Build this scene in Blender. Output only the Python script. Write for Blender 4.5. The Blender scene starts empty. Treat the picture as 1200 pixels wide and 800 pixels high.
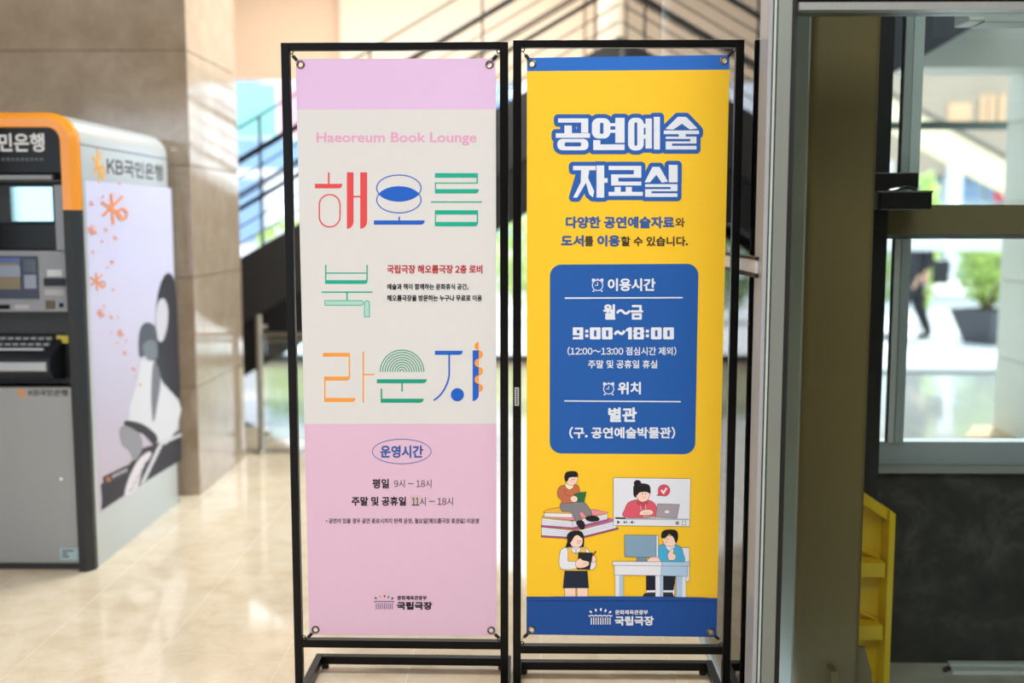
import bpy, bmesh, math, random
from mathutils import Vector, Matrix
from mathutils.geometry import tessellate_polygon
random.seed(7)
SC = bpy.context.scene
COL = SC.collection
R = math.radians

# ------------------------------------------------------------------ camera
F_PX, PITCH, YAW, CAM_Z = 1280.0, R(6.28), R(.8), 1.545
cd = bpy.data.cameras.new('camera')
cam = bpy.data.objects.new('camera', cd)
COL.objects.link(cam)
cam.location = (0, 0, CAM_Z)
cam.rotation_euler = (math.pi/2-PITCH, 0, YAW)
cd.sensor_width = 36
cd.lens = F_PX/1200*36
cd.clip_start = .05
cd.dof.use_dof = True
cd.dof.focus_distance = 3.4
cd.dof.aperture_fstop = 1.15
SC.camera = cam
# the same camera as numbers: turns a measured pixel into a point on a plane of the place
_f = Vector((-math.sin(YAW)*math.cos(PITCH), math.cos(YAW)*math.cos(PITCH), -math.sin(PITCH)))
_r = Vector((math.cos(YAW), math.sin(YAW), 0))
_u = _r.cross(_f)
_c = Vector((0, 0, CAM_Z))
def hit(x, y, p, n):
    d = _f + _r*((x-600)/F_PX) - _u*((y-400)/F_PX)
    n = Vector(n)
    return _c + d*((Vector(p)-_c).dot(n)/d.dot(n))
def atY(x, y, Y): return hit(x, y, (0, Y, 0), (0, 1, 0))
def atX(x, y, X): return hit(x, y, (X, 0, 0), (1, 0, 0))
def atZ(x, y, Z=0): return hit(x, y, (0, 0, Z), (0, 0, 1))

# ------------------------------------------------------------------ world, sun, lights, exposure
wd = bpy.data.worlds.new('world')
SC.world = wd
wd.use_nodes = True
bg = wd.node_tree.nodes['Background']
bg.inputs[0].default_value = (.80, .90, 1, 1)
bg.inputs[1].default_value = 4.0
sd = bpy.data.lights.new('sun', 'SUN')
sd.energy = 6.0; sd.angle = R(3); sd.color = (1, .95, .86)
sun = bpy.data.objects.new('sun', sd)
COL.objects.link(sun)
sun.rotation_euler = Vector((-.25, -.5, -.85)).to_track_quat('-Z', 'Y').to_euler()
def area(name, loc, sx, sy, power, color):
    a = bpy.data.lights.new(name, 'AREA')
    a.shape = 'RECTANGLE'; a.size = sx; a.size_y = sy; a.energy = power; a.color = color
    o = bpy.data.objects.new(name, a)
    COL.objects.link(o)
    o.location = loc
    return o
area('ceiling_and_fill_light', (-1.2, -1.4, 4.45), 4.2, 2.2, 250, (1, .97, .94))
area('ceiling_and_fill_light', (-.35, 6.55, 4.45), 1.8, .9, 195, (1, .98, .95))  # added fill light: brightens the floor behind the banners
area('ceiling_and_fill_light', (2.1, .9, 4.45), 2.0, 2.4, 140, (1, .95, .88))  # added fill light for the pillar and wall behind the front glass
area('ceiling_and_fill_light', (-2.6, 4.2, 4.45), 3.0, 1.2, 10, (1, .95, .88))
area('ceiling_and_fill_light', (-1.6, 10.0, 4.45), 4.0, 1.6, 170, (1, .96, .90))
SC.view_settings.view_transform = 'Standard'
SC.view_settings.look = 'None'
SC.view_settings.gamma = 1
SC.view_settings.use_curve_mapping = False
SC.view_settings.exposure = -0.1

# ------------------------------------------------------------------ materials
def lin(c):
    return tuple(((v/255)/12.92 if v/255 <= .04045 else ((v/255+.055)/1.055)**2.4) for v in c)
MATS = {}
def mat(name, rgb, rough=.5, metal=0, var=.06, scale=8, bump=0, spec=.5, aniso=None, rand=0, coat=0):
    if name in MATS: return MATS[name]
    m = bpy.data.materials.new(name)
    MATS[name] = m
    m.use_nodes = True
    nt = m.node_tree
    b = nt.nodes['Principled BSDF']
    b.inputs['Roughness'].default_value = rough
    b.inputs['Metallic'].default_value = metal
    b.inputs['Specular IOR Level'].default_value = spec
    b.inputs['Coat Weight'].default_value = coat
    c = lin(rgb)
    tc = nt.nodes.new('ShaderNodeTexCoord')
    nz = nt.nodes.new('ShaderNodeTexNoise')
    nz.inputs['Scale'].default_value = scale
    nz.inputs['Detail'].default_value = 4
    src = tc.outputs['Object']
    if aniso:
        mp = nt.nodes.new('ShaderNodeMapping')
        mp.inputs['Scale'].default_value = aniso
        nt.links.new(src, mp.inputs[0]); src = mp.outputs[0]
    nt.links.new(src, nz.inputs['Vector'])
    mx = nt.nodes.new('ShaderNodeMix')
    mx.data_type = 'RGBA'
    mx.inputs[6].default_value = tuple(v*(1-var) for v in c)+(1,)
    mx.inputs[7].default_value = tuple(min(1, v*(1+var)) for v in c)+(1,)
    nt.links.new(nz.outputs['Fac'], mx.inputs[0])
    out = mx.outputs[2]
    if rand:
        oi = nt.nodes.new('ShaderNodeObjectInfo')
        hs = nt.nodes.new('ShaderNodeHueSaturation')
        mr = nt.nodes.new('ShaderNodeMapRange')
        mr.inputs[3].default_value = 1-rand; mr.inputs[4].default_value = 1+rand
        nt.links.new(oi.outputs['Random'], mr.inputs[0])
        nt.links.new(mr.outputs[0], hs.inputs['Value'])
        nt.links.new(out, hs.inputs['Color'])
        out = hs.outputs[0]
    nt.links.new(out, b.inputs['Base Color'])
    if bump:
        bp = nt.nodes.new('ShaderNodeBump')
        bp.inputs['Strength'].default_value = bump
        bp.inputs['Distance'].default_value = .01
        nt.links.new(nz.outputs['Fac'], bp.inputs['Height'])
        nt.links.new(bp.outputs[0], b.inputs['Normal'])
    return m
def glass(name, tint=(1, 1, 1), ior=1.5, rough=0.0):
    if name in MATS: return MATS[name]
    m = bpy.data.materials.new(name)
    MATS[name] = m
    m.use_nodes = True
    nt = m.node_tree
    nt.nodes.remove(nt.nodes['Principled BSDF'])
    tr = nt.nodes.new('ShaderNodeBsdfTransparent'); tr.inputs[0].default_value = (*tint, 1)
    gl = nt.nodes.new('ShaderNodeBsdfGlossy'); gl.inputs['Roughness'].default_value = rough
    fr = nt.nodes.new('ShaderNodeFresnel'); fr.inputs[0].default_value = ior
    mx = nt.nodes.new('ShaderNodeMixShader')
    nt.links.new(fr.outputs[0], mx.inputs[0])
    nt.links.new(tr.outputs[0], mx.inputs[1]); nt.links.new(gl.outputs[0], mx.inputs[2])
    nt.links.new(mx.outputs[0], nt.nodes['Material Output'].inputs[0])
    return m
def marble(name, c1, c2, c3, rough, rand, spec=.5):
    m = mat(name, c1, rough, rand=rand, spec=spec)
    nt = m.node_tree
    mix = [n for n in nt.nodes if n.bl_idname == 'ShaderNodeMix'][0]
    nz = [n for n in nt.nodes if n.bl_idname == 'ShaderNodeTexNoise'][0]
    geo = nt.nodes.new('ShaderNodeNewGeometry')
    nt.links.new(geo.outputs['Position'], nz.inputs['Vector'])
    nz.inputs['Scale'].default_value = 5.5; nz.inputs['Detail'].default_value = 9
    nz.inputs['Roughness'].default_value = .72; nz.inputs['Distortion'].default_value = .35
    cr = nt.nodes.new('ShaderNodeValToRGB')
    e = cr.color_ramp.elements
    e[0].position = .30; e[0].color = (*lin(c2), 1)
    e[1].position = .72; e[1].color = (*lin(c3), 1)
    k = e.new(.5); k.color = (*lin(c1), 1)
    nt.links.new(nz.outputs['Fac'], cr.inputs[0])
    tgt = mix.outputs[2].links[0].to_socket
    nt.links.new(cr.outputs[0], tgt)
    return m
def ink(rgb):
    return mat('ink_%02x%02x%02x' % tuple(int(v) for v in rgb), rgb, .55, var=.02, scale=60, spec=.3)
def metal(name, rgb, rough=.35): return mat(name, rgb, rough, 1, .05, 30)

M_BLACK = mat('black_powder_coat', (3, 3, 5), .3, 0, .2, 300, .03, spec=.22)
M_FLOOR = marble('beige_marble', (227, 213, 188), (213, 195, 166), (236, 226, 206), .07, .03, spec=.7)
M_GROUT = mat('pale_grout', (226, 218, 204), .6)
M_STONE = marble('brown_polished_stone', (174, 155, 134), (160, 141, 119), (188, 170, 151), .10, .03, spec=.9)
M_ALU = mat('brushed_aluminium', (178, 184, 186), .38, .75, .08, 40, aniso=(1, 1, .02))
M_GREYFRAME = mat('grey_window_aluminium', (168, 178, 184), .45, .15, .06, 30)
M_GLASS = glass('clear_glass')
M_SIDEGLASS = glass('side_glass', (.84, .91, .92), 1.52)
M_FRONTGLASS = glass('tinted_glass', (.86, .90, .89), 1.25)

# ------------------------------------------------------------------ mesh helpers
class MB:
    def __init__(s): s.v = []; s.f = []; s.m = []; s.sm = []
    def add(s, vs, fs, mi=0, smooth=False):
        o = len(s.v)
        s.v += [Vector(p) for p in vs]
        for f in fs:
            s.f.append([i+o for i in f]); s.m.append(mi); s.sm.append(smooth)
        return s
    def box(s, x0, x1, y0, y1, z0, z1, mi=0):
        p = [(x, y, z) for z in (z0, z1) for y in (y0, y1) for x in (x0, x1)]
        return s.add(p, [(0, 2, 3, 1), (4, 5, 7, 6), (0, 1, 5, 4), (2, 6, 7, 3), (0, 4, 6, 2), (1, 3, 7, 5)], mi)
    def prism(s, pts, a, b, axis='y', mi=0, smooth=False):
        # pts in the plane across the axis: y -> (x,z), x -> (y,z), z -> (x,y)
        def mk(p, t):
            return {'y': (p[0], t, p[1]), 'x': (t, p[0], p[1]), 'z': (p[0], p[1], t)}[axis]
        n = len(pts)
        s.add([mk(p, a) for p in pts]+[mk(p, b) for p in pts],
              [tuple(range(n))[::-1], tuple(range(n, 2*n))], mi)
        s.add([mk(p, a) for p in pts]+[mk(p, b) for p in pts],
              [(i, (i+1) % n, (i+1) % n+n, i+n) for i in range(n)], mi, smooth)
        return s
    def tube(s, path, r, n=8, mi=0, caps=True):
        path = [Vector(p) for p in path]
        rr = r if isinstance(r, (list, tuple)) else [r]*len(path)
        base = len(s.v)
        up = None
        vs = []; fs = []
        for i, p in enumerate(path):
            d = (path[min(i+1, len(path)-1)]-path[max(i-1, 0)]).normalized()
            if up is None:
                up = d.orthogonal().normalized()
            a = (up-d*up.dot(d)).normalized(); up = a
            b = d.cross(a)
            vs += [p+(a*math.cos(2*math.pi*k/n)+b*math.sin(2*math.pi*k/n))*rr[i] for k in range(n)]
        for i in range(len(path)-1):
            for k in range(n):
                fs.append((i*n+k, i*n+(k+1) % n, (i+1)*n+(k+1) % n, (i+1)*n+k))
        s.add(vs, fs, mi, True)
        if caps:
            s.add(vs[:n], [tuple(range(n))[::-1]], mi)
            s.add(vs[-n:], [tuple(range(n))], mi)
        return s
    def lathe(s, prof, c, n=16, mi=0):
        vs = []; fs = []
        for r, z in prof:
            vs += [(c[0]+r*math.cos(2*math.pi*k/n), c[1]+r*math.sin(2*math.pi*k/n), c[2]+z) for k in range(n)]
        for i in range(len(prof)-1):
            for k in range(n):
                fs.append((i*n+k, i*n+(k+1) % n, (i+1)*n+(k+1) % n, (i+1)*n+k))
        return s.add(vs, fs, mi, True)
    def torus(s, c, rad, r, nrm=(0, 1, 0), n=16, k=8, mi=0):
        nrm = Vector(nrm).normalized(); a = nrm.orthogonal().normalized(); b = nrm.cross(a); c = Vector(c)
        vs = []; fs = []
        for i in range(n):
            t = 2*math.pi*i/n; d = a*math.cos(t)+b*math.sin(t)
            for j in range(k):
                q = 2*math.pi*j/k
                vs.append(c+d*(rad+r*math.cos(q))+nrm*(r*math.sin(q)))
        for i in range(n):
            for j in range(k):
                fs.append((i*k+j, ((i+1) % n)*k+j, ((i+1) % n)*k+(j+1) % k, i*k+(j+1) % k))
        return s.add(vs, fs, mi, True)
    def build(s, name, mats, parent=None, bevel=0, origin=None, kind=None, clean=True):
        me = bpy.data.meshes.new(name)
        o0 = Vector(origin) if origin is not None else Vector((0, 0, 0))
        me.from_pydata([tuple(p-o0) for p in s.v], [], s.f)
        for m in (mats if isinstance(mats, (list, tuple)) else [mats]): me.materials.append(m)
        for i, p in enumerate(me.polygons):
            p.material_index = s.m[i]; p.use_smooth = s.sm[i]
        if clean:
            bm = bmesh.new(); bm.from_mesh(me)
            bmesh.ops.remove_doubles(bm, verts=bm.verts, dist=1e-6)
            bmesh.ops.recalc_face_normals(bm, faces=bm.faces)
            if bevel:
                es = [e for e in bm.edges if len(e.link_faces) == 2 and e.calc_face_angle(0) > .6]
                bmesh.ops.bevel(bm, geom=es, offset=bevel, segments=2, affect='EDGES', profile=.5)
            else:
                for e in bm.edges:
                    if len(e.link_faces) == 2 and e.calc_face_angle(0) > .7: e.smooth = False
            bm.to_mesh(me); bm.free()
        ob = bpy.data.objects.new(name, me)
        COL.objects.link(ob)
        ob.location = o0
        if parent: ob.parent = parent
        if kind: ob['kind'] = kind
        return ob
def empty(name, loc=(0, 0, 0), rz=0):
    o = bpy.data.objects.new(name, None)
    COL.objects.link(o)
    o.location = loc; o.rotation_euler = (0, 0, rz); o.empty_display_size = .1
    return o
def tag(o, label=None, cat=None, group=None, kind=None):
    if label: o['label'] = label
    if cat: o['category'] = cat
    if group: o['group'] = group
    if kind: o['kind'] = kind
    return o
def rel(mb, base):
    b = Vector(base)
    mb.v = [p-b for p in mb.v]
    return mb
def arc(cx, cy, r, a0, a1, n=6):
    return [(cx+r*math.cos(R(a0+(a1-a0)*i/n)), cy+r*math.sin(R(a0+(a1-a0)*i/n))) for i in range(n+1)]
def struct(name, mb, m, **k):
    return tag(mb.build(name, m, **k), kind='structure')

# ================================================================== THE SETTING
# floor with its marble tiles
fl = struct('floor', MB().box(-7, .655, -5, 12.0, -.12, -.0007), M_GROUT)
struct('floor_lobby', MB().box(.655, 4.0, -5, 3.04, -.12, 0), mat('lobby_stone', (150, 138, 120), .3))
PX, PY = .4585, 1.033
tile_mesh = {}
for k in range(-8, 3):
    x0 = -.408+PX*k
    x1 = min(x0+PX, .645)
    if x0 > .6: continue
    w = round(x1-x0, 4)
    off = 3.773+.66*((-k-2) % 3) if k % 1 == 0 else 0
    y = off - PY*math.ceil((off-2.2)/PY)
    while y < 12:
        ln = round(min(PY, 12-y), 3)
        key = (w, ln)
        g = .0022
        if key not in tile_mesh:
            t = MB().box(g/2, w-g/2, g/2, ln-g/2, -.02, 0).build('tile', M_FLOOR, fl, bevel=.0008)
            tile_mesh[key] = t.data
            t.location = (x0, y, 0)
        else:
            t = bpy.data.objects.new('tile', tile_mesh[key])
            COL.objects.link(t); t.parent = fl; t.location = (x0, y, 0)
        y += PY

# brown polished stone wall behind the cash machine, its end returning towards the stairs
M_JOINT = mat('dark_stone_joint', (128, 112, 96), .7)
wl = struct('wall_left', MB().box(-7, -1.872, 6.07, 7.045, 0, 4.6), M_JOINT)
RH = .617
for r_ in range(8):
    z0, z1 = r_*RH+.002, min((r_+1)*RH-.002, 4.6)
    xs = [-1.855, -3.45, -5.05, -6.65]
    for a, b in zip(xs, xs[1:]):
        MB().box(b+.003, a, 6.05, 6.075, z0, z1).build('stone_slab', M_STONE, wl, bevel=.002)
    MB().box(-1.875, -1.855, 6.0755, 7.06, z0, z1).build('stone_slab', M_STONE, wl, bevel=.002)
M_WARM = mat('peach_plaster', (234, 206, 180), .8, var=.03, scale=2)
M_CREAM = mat('cream_plaster', (242, 226, 206), .8, var=.03, scale=2)
M_LOBBY = mat('lobby_plaster', (120, 112, 102), .8, var=.05, scale=2)
struct('wall_side', MB().box(-7.2, -7, -5, 12.2, 0, 4.6), M_LOBBY)
fw = MB()
fw.box(-7.2, -6.95, -5.2, -5, 0, 4.6).box(-3.0, 4.2, -5.2, -5, 0, 4.6).box(-6.95, -3.0, -5.2, -5, 3.2, 4.6).box(-6.95, -3.0, -5.2, -5, 0, .3)
struct('wall_front', fw, M_LOBBY)
struct('wall_right', MB().box(4.0, 4.2, -5, 3.04, 0, 4.6), M_LOBBY)
struct('ceiling', MB().box(-7.2, 4.2, -5.2, 4.4, 4.6, 4.75).box(-7.2, 2.05, 4.4, 12.3, 4.6, 4.75), mat('white_ceiling', (225, 222, 216), .8))  # overhang beyond the side glass is unseen, added to keep the sun out
xb = atY(401, 40, 12).x
struct('wall_back', MB().box(-7, xb, 12.0, 12.25, 3.08, 4.6), M_WARM)
struct('trim_1', MB().box(xb, .9, 11.86, 12.25, 3.05, 4.6), M_CREAM)
struct('wall_return', MB().box(.68, .9, 7.95, 11.86, 0, 4.6), M_CREAM)
# back window wall
bw = struct('window_1', MB().box(-7, .68, 11.96, 12.1, .0, .07), mat('dark_sill', (70, 78, 84), .5, .3))
for i in range(6):
    x = -6.6+i*1.62
    MB().box(x-.03, x+.03, 11.97, 12.07, .07, 3.08).build('mullion', M_ALU, bw)
for i in range(5):
    x = -6.6+i*1.62
    MB().box(x+.03, x+1.59, 12.0, 12.012, .07, 3.08).build('pane', M_GLASS, bw)
# side glass beside the banners: track, panes, push rail
sg = struct('window_2', MB().box(.642, .674, 3.1, 7.95, 0, .012), M_ALU)
MB().box(.654, .662, 3.08, 5.5, .012, 4.0).build('pane', M_SIDEGLASS, sg)
MB().box(.654, .662, 5.512, 7.94, .012, 4.0).build('pane', M_SIDEGLASS, sg)
M_MAUVE = mat('mauve_white_enamel', (164, 167, 176), .35)
ph = MB().box(.645, .671, 3.1, 3.85, 1.397, 1.437).build('push_rail', mat('pale_rail_enamel', (214, 206, 212), .3), sg, bevel=.003)
MB().box(.642, .674, 3.09, 3.87, 1.386, 1.397).build('rubber_edge', mat('black_rubber', (22, 23, 25), .6), ph)
MB().box(.642, .674, 3.09, 3.87, 1.437, 1.445).build('rubber_edge', mat('black_rubber', (22, 23, 25), .6), ph)
# corner post between side glass and front glass
cp = struct('trim_2', MB().box(.680, .717, 3.05, 3.15, -.2, 4.6), mat('satin_aluminium', (150, 158, 155), .4, .5, .08, 40, aniso=(1, 1, .02)))
MB().box(.652, .664, 3.043, 3.15, -.2, 4.6).build('cover_strip', M_MAUVE, cp, bevel=.002)
MB().box(.664, .669, 3.055, 3.15, -.2, 4.6).build('groove', mat('dark_groove', (45, 52, 54), .5), cp)
MB().box(.669, .675, 3.048, 3.15, -.2, 4.6).build('edge_bead', mat('pale_green_bead', (190, 204, 198), .3), cp)
MB().box(.675, .680, 3.058, 3.15, -.2, 4.6).build('groove', mat('dark_groove', (45, 52, 54), .5), cp)
MB().box(.717, .735, 3.065, 3.15, -.2, 4.6).build('gasket', mat('black_rubber', (22, 23, 25), .6), cp)
# front glass of the dark lobby corner
z0 = 2.114
fg = struct('window_3', MB().box(.735, 2.9, 3.05, 3.15, z0, z0+.02), M_ALU)
MB().box(.735, 2.9, 3.06, 3.15, z0+.02, z0+.12).build('head_panel', M_BLACK, fg)
MB().box(.735, 2.9, 3.10, 3.108, z0+.12, 4.6).build('pane', M_FRONTGLASS, fg)  # unseen upper pane, put in so ceiling light reaches the pillar
MB().box(.735, 2.9, 3.10, 3.108, -.2, z0).build('pane', M_FRONTGLASS, fg)
# dark corner behind the glass
M_CONC = marble('dark_concrete', (56, 57, 56), (40, 42, 42), (92, 90, 84), .8, 0, spec=.2)
struct('wall_grey', MB().box(.72, 1.30, 4.16, 4.3, -.2, 4.6), mat('grey_green_paint', (196, 202, 192), .6, var=.05))
struct('wall_low', MB().box(1.215, 2.9, 4.2, 4.36, -.2, .575), M_CONC)
struct('trim_3', MB().box(1.215, 2.9, 4.17, 4.40, .575, .602), mat('grey_sill', (150, 152, 150), .6))
struct('wall_end', MB().box(2.9, 3.0, 3.06, 4.4, -.2, 4.6), mat('olive_paint', (128, 116, 82), .6))
struct('trim_4', MB().box(1.215, 2.9, 4.18, 4.34, 1.497, 1.607), mat('olive_paint', (128, 116, 82), .6))
struct('wall_upper', MB().box(1.30, 2.9, 4.2, 4.36, 2.42, 4.6), mat('olive_paint', (128, 116, 82), .6))
struct('trim_5', MB().box(.72, 2.9, 3.15, 4.2, 3.3, 3.4), mat('dark_soffit', (40, 44, 48), .7))
M_ROUGHC = mat('rough_concrete', (196, 191, 178), .85, var=.35, scale=9, bump=.6)
struct('floor_ledge', MB().box(.72, 2.9, 3.05, 4.2, -.4, -.2), M_ROUGHC)
# windows in the dark corner
wg = struct('window_4', MB().box(1.30, 2.9, 4.22, 4.30, .602, .688), M_GREYFRAME)
MB().box(1.30, 2.9, 4.22, 4.30, 1.478, 1.497).build('head_rail', M_GREYFRAME, wg)
MB().box(1.430, 1.463, 4.2, 4.26, .688, 1.478).build('mullion', M_GREYFRAME, wg)
MB().box(1.406, 1.430, 4.21, 4.23, .688, 1.478).build('sash_edge', mat('sash_grey', (206, 212, 214), .45, .1), wg)
MB().box(1.400, 1.406, 4.22, 4.23, .688, 1.478).build('gasket', mat('black_rubber', (22, 23, 25), .6), wg)
MB().box(1.30, 1.400, 4.222, 4.228, .688, 1.478).build('pane', M_GLASS, wg)
MB().box(1.463, 2.9, 4.222, 4.228, .688, 1.478).build('pane', M_GLASS, wg)
wu = struct('window_5', MB().box(1.30, 2.9, 4.22, 4.30, 2.33, 2.42), M_GREYFRAME)
MB().box(1.445, 1.483, 4.2, 4.26, 1.607, 2.33).build('mullion', mat('pale_blue_aluminium', (196, 212, 216), .45, .1), wu)
MB().box(1.415, 1.445, 4.205, 4.23, 1.607, 2.33).build('sash_edge', M_GREYFRAME, wu)
MB().box(1.409, 1.415, 4.22, 4.23, 1.607, 2.33).build('gasket', mat('black_rubber', (22, 23, 25), .6), wu)
MB().box(1.30, 1.409, 4.222, 4.228, 1.607, 2.33).build('pane', M_GLASS, wu)
MB().box(1.483, 2.9, 4.222, 4.228, 1.607, 2.33).build('pane', M_GLASS, wu)
dk = struct('door_1', MB().box(1.300, 1.330, 4.15, 4.22, -.2, 2.42), mat('blue_black_frame', (20, 23, 30), .4))
MB().box(1.335, 1.360, 4.165, 4.22, -.2, 2.42).build('door_edge', mat('blue_black_frame', (20, 23, 30), .4), dk)

# olive steel pillar with stiffener plates
def rrect(x0, x1, y0, y1, r, n=6):
    return (arc(x1-r, y1-r, r, 0, 90, n)+arc(x0+r, y1-r, r, 90, 180, n)+arc(x0+r, y0+r, r, 180, 270, n)+arc(x1-r, y0+r, r, 270, 360, n))
M_OLIVE = mat('olive_brown_paint', (122, 106, 68), .45, var=.08, scale=3, bump=.03)
pl = empty('steel_pillar', (1.015, 3.655, -.2))
tag(pl, 'olive brown painted steel pillar standing behind the glass', 'pillar')
rel(MB().prism(rrect(.905, 1.121, 3.555, 3.85, .022), -.2, 3.3, 'z', smooth=True), pl.location).build('shaft', M_OLIVE, pl)
rel(MB().box(.899, .905, 3.585, 3.85, -.17, 3.3), pl.location).build('side_plate', mat('grey_green_paint', (196, 202, 192), .6, var=.05), pl)
rel(MB().box(.82, 1.22, 3.46, 3.95, -.2, -.17), pl.location).build('base_plate', M_OLIVE, pl)
rel(MB().prism([(1.12, -.17), (1.205, -.17), (1.19, .0), (1.165, .085), (1.12, .09)], 3.64, 3.66), pl.location).build('stiffener', M_OLIVE, pl)
rel(MB().prism([(3.556, -.17), (3.47, -.17), (3.485, .02), (3.51, .055), (3.556, .06)], 1.012, 1.035, 'x'), pl.location).build('stiffener', M_OLIVE, pl)

# black latch boxes on the dark door frame
lb = empty('door_latch', (1.34, 4.1, 1.58))
tag(lb, 'black box-shaped door latch on the dark door frame', 'door latch')
M_LATCH = mat('latch_black', (24, 26, 30), .3)
rel(MB().box(1.27, 1.432, 4.06, 4.145, 1.663, 1.722), lb.location).build('upper_case', M_LATCH, lb, bevel=.003)
rel(MB().prism(rrect(1.27, 1.468, 4.0, 4.145, .02), 1.586, 1.655, 'z'), lb.location).build('lower_case', M_LATCH, lb)
rel(MB().box(1.27, 1.464, 3.997, 4.002, 1.648, 1.655), lb.location).build('chrome_edge', metal('polished_steel', (205, 212, 216), .15), lb)
rel(MB().box(1.28, 1.46, 3.997, 4.002, 1.585, 1.589), lb.location).build('chrome_edge', metal('polished_steel', (205, 212, 216), .15), lb)
rel(MB().tube([(1.32, 4.03, 1.657), (1.38, 4.03, 1.668), (1.42, 4.05, 1.662)], .006), lb.location).build('spring_arm', metal('polished_steel', (205, 212, 216), .15), lb)

# door operator box at the top
op = empty('door_operator', (1.75, 4.12, 2.27))
tag(op, 'grey automatic door operator box below the top frame', 'door operator')
p0 = atY(1130, 24, 4.1); p1 = atY(1148, 6, 4.1)
rel(MB().box(p1.x, 2.85, 4.05, 4.18, 2.255, 2.345), op.location).build('housing', mat('operator_grey', (196, 206, 208), .4, .1), op, bevel=.004)
rel(MB().box(p0.x-.005, p1.x, 4.045, 4.185, p0.z-.012, 2.345), op.location).build('end_cap', mat('operator_light', (226, 232, 232), .4, .1), op, bevel=.006)
for i in range(4):
    rel(MB().box(p0.x+.004+i*.011, p0.x+.012+i*.011, 4.040, 4.046, p0.z+.006+i*.003, p0.z+.014+i*.003), op.location).build('terminal', mat('terminal_dark', (40, 36, 34), .5), op)
rel(MB().box(p1.x+.02, p1.x+.08, 4.044, 4.051, 2.295, 2.305), op.location).build('slot', mat('terminal_dark', (40, 36, 34), .5), op)

# yellow sheet-metal rack behind the pillar
M_YEL = mat('yellow_enamel', (246, 206, 20), .4, var=.06)
yr = empty('metal_rack', (1.26, 3.97, -.2))
tag(yr, 'yellow sheet metal rack leaning behind the olive pillar', 'rack')
rel(MB().prism([(1.14, -.2), (1.335, -.2), (1.335, .47), (1.14, .60)], 4.02, 4.03), yr.location).build('back_sheet', M_YEL, yr)
rel(MB().prism([(1.331, -.2), (1.352, -.2), (1.352, .478), (1.331, .492)], 3.93, 4.03), yr.location).build('side_rail', M_YEL, yr)
rel(MB().prism([(1.14, .575), (1.331, .448), (1.345, .482), (1.14, .618)], 3.96, 4.02), yr.location).build('top_flange', M_YEL, yr)
for zz in (.235, -.005):
    rel(MB().box(1.14, 1.326, 3.94, 4.02, zz, zz+.055), yr.location).build('cross_bar', M_YEL, yr, bevel=.003)
    rel(MB().prism([(1.14, zz+.13), (1.326, zz+.05), (1.326, zz+.06), (1.14, zz+.145)], 4.0, 4.02), yr.location).build('brace', M_YEL, yr)

# aluminium track lying at the wall foot
q = atY(1116, 776, 4.1)
tr_ = empty('floor_track', (q.x+.3, 4.12, -.2))
tag(tr_, 'aluminium floor track lying along the dark low wall', 'track')
rel(MB().box(q.x, 2.85, 4.09, 4.13, -.2, -.185).box(q.x+.01, 2.85, 4.14, 4.17, -.2, -.178), tr_.location).build('channel', mat('white_aluminium', (224, 228, 228), .35, .1), tr_)
rel(MB().tube([(q.x-.03, 4.11, -.192), (q.x-.012, 4.105, -.178), (q.x+.0, 4.12, -.19)], .008), tr_.location).build('end_clip', mat('black_rubber', (22, 23, 25), .6), tr_)

# ================================================================== STAIRCASE in the lobby behind
SX0, SZ0, SM = -2.025, 1.313, .572
def st(x): return SZ0+SM*(x-SX0)
XA, XE = -3.0, .655
stc = empty('staircase', (-2.9, 8.6, 0))
tag(stc, 'black steel staircase rising to the right behind the banners', 'staircase')
M_STR = mat('dark_grey_steel', (40, 39, 40), .5)
M_STR2 = mat('black_steel', (12, 12, 15), .45)
SY = 7.9
def band(o0, o1, xa=XA, xe=XE):
    pts = [(xa, max(0, st(xa)+o0)), (xe, st(xe)+o0), (xe, st(xe)+o1)]
    xc = (0-SZ0-o1)/SM+SX0
    if xc > xa: pts += [(xc, 0), (xa, 0)]
    else: pts += [(xa, st(xa)+o1)]
    return pts
rel(MB().prism(band(0, -.48), SY, SY+.05), stc.location).build('side_panel', M_STR, stc)
rel(MB().prism(band(-.482, -.86), SY+.02, SY+.14), stc.location).build('stringer', M_STR2, stc)
rel(MB().prism(band(0, -.48), SY+1.5, SY+1.55), stc.location).build('side_panel', M_STR, stc)
rel(MB().prism(band(-.482, -.86), SY+1.42, SY+1.53), stc.location).build('stringer', M_STR2, stc)
for i in range(12):
    x = XA+.1+i*.285
    zt = st(x)-.42
    if zt < .1: continue
    rel(MB().box(x, x+.30, SY+.051, SY+1.499, zt-.05, zt), stc.location).build('tread', mat('stone_tread', (120, 116, 110), .5), stc, bevel=.004)
    rel(MB().box(x, x+.02, SY+.051, SY+1.499, zt-.20, zt-.05), stc.location).build('riser', M_STR2, stc)
for yy in (SY+.025, SY+1.525):
    for o, r_, nm in ((.69, .016, 'handrail'),) if yy > 9 else ((.69, .022, 'handrail'), (.35, .017, 'rail_bar'), (.92, .008, 'cable'), (.57, .006, 'cable'), (.46, .006, 'cable'), (.22, .006, 'cable'), (.10, .006, 'cable')):
        rel(MB().tube([(XA, yy, st(XA)+o), (XE-.01, yy, st(XE)+o)], r_, 8), stc.location).build(nm, M_STR2 if r_ > .01 else M_STR, stc)
    for x in (-2.72, -1.92, -1.12, -.32, .48)[::(1 if yy < 9 else 2)]:
        rel(MB().box(x-.008, x+.008, yy-.012, yy+.012, st(x)-.05, st(x)+.92), stc.location).build('baluster', M_STR, stc)

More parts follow.
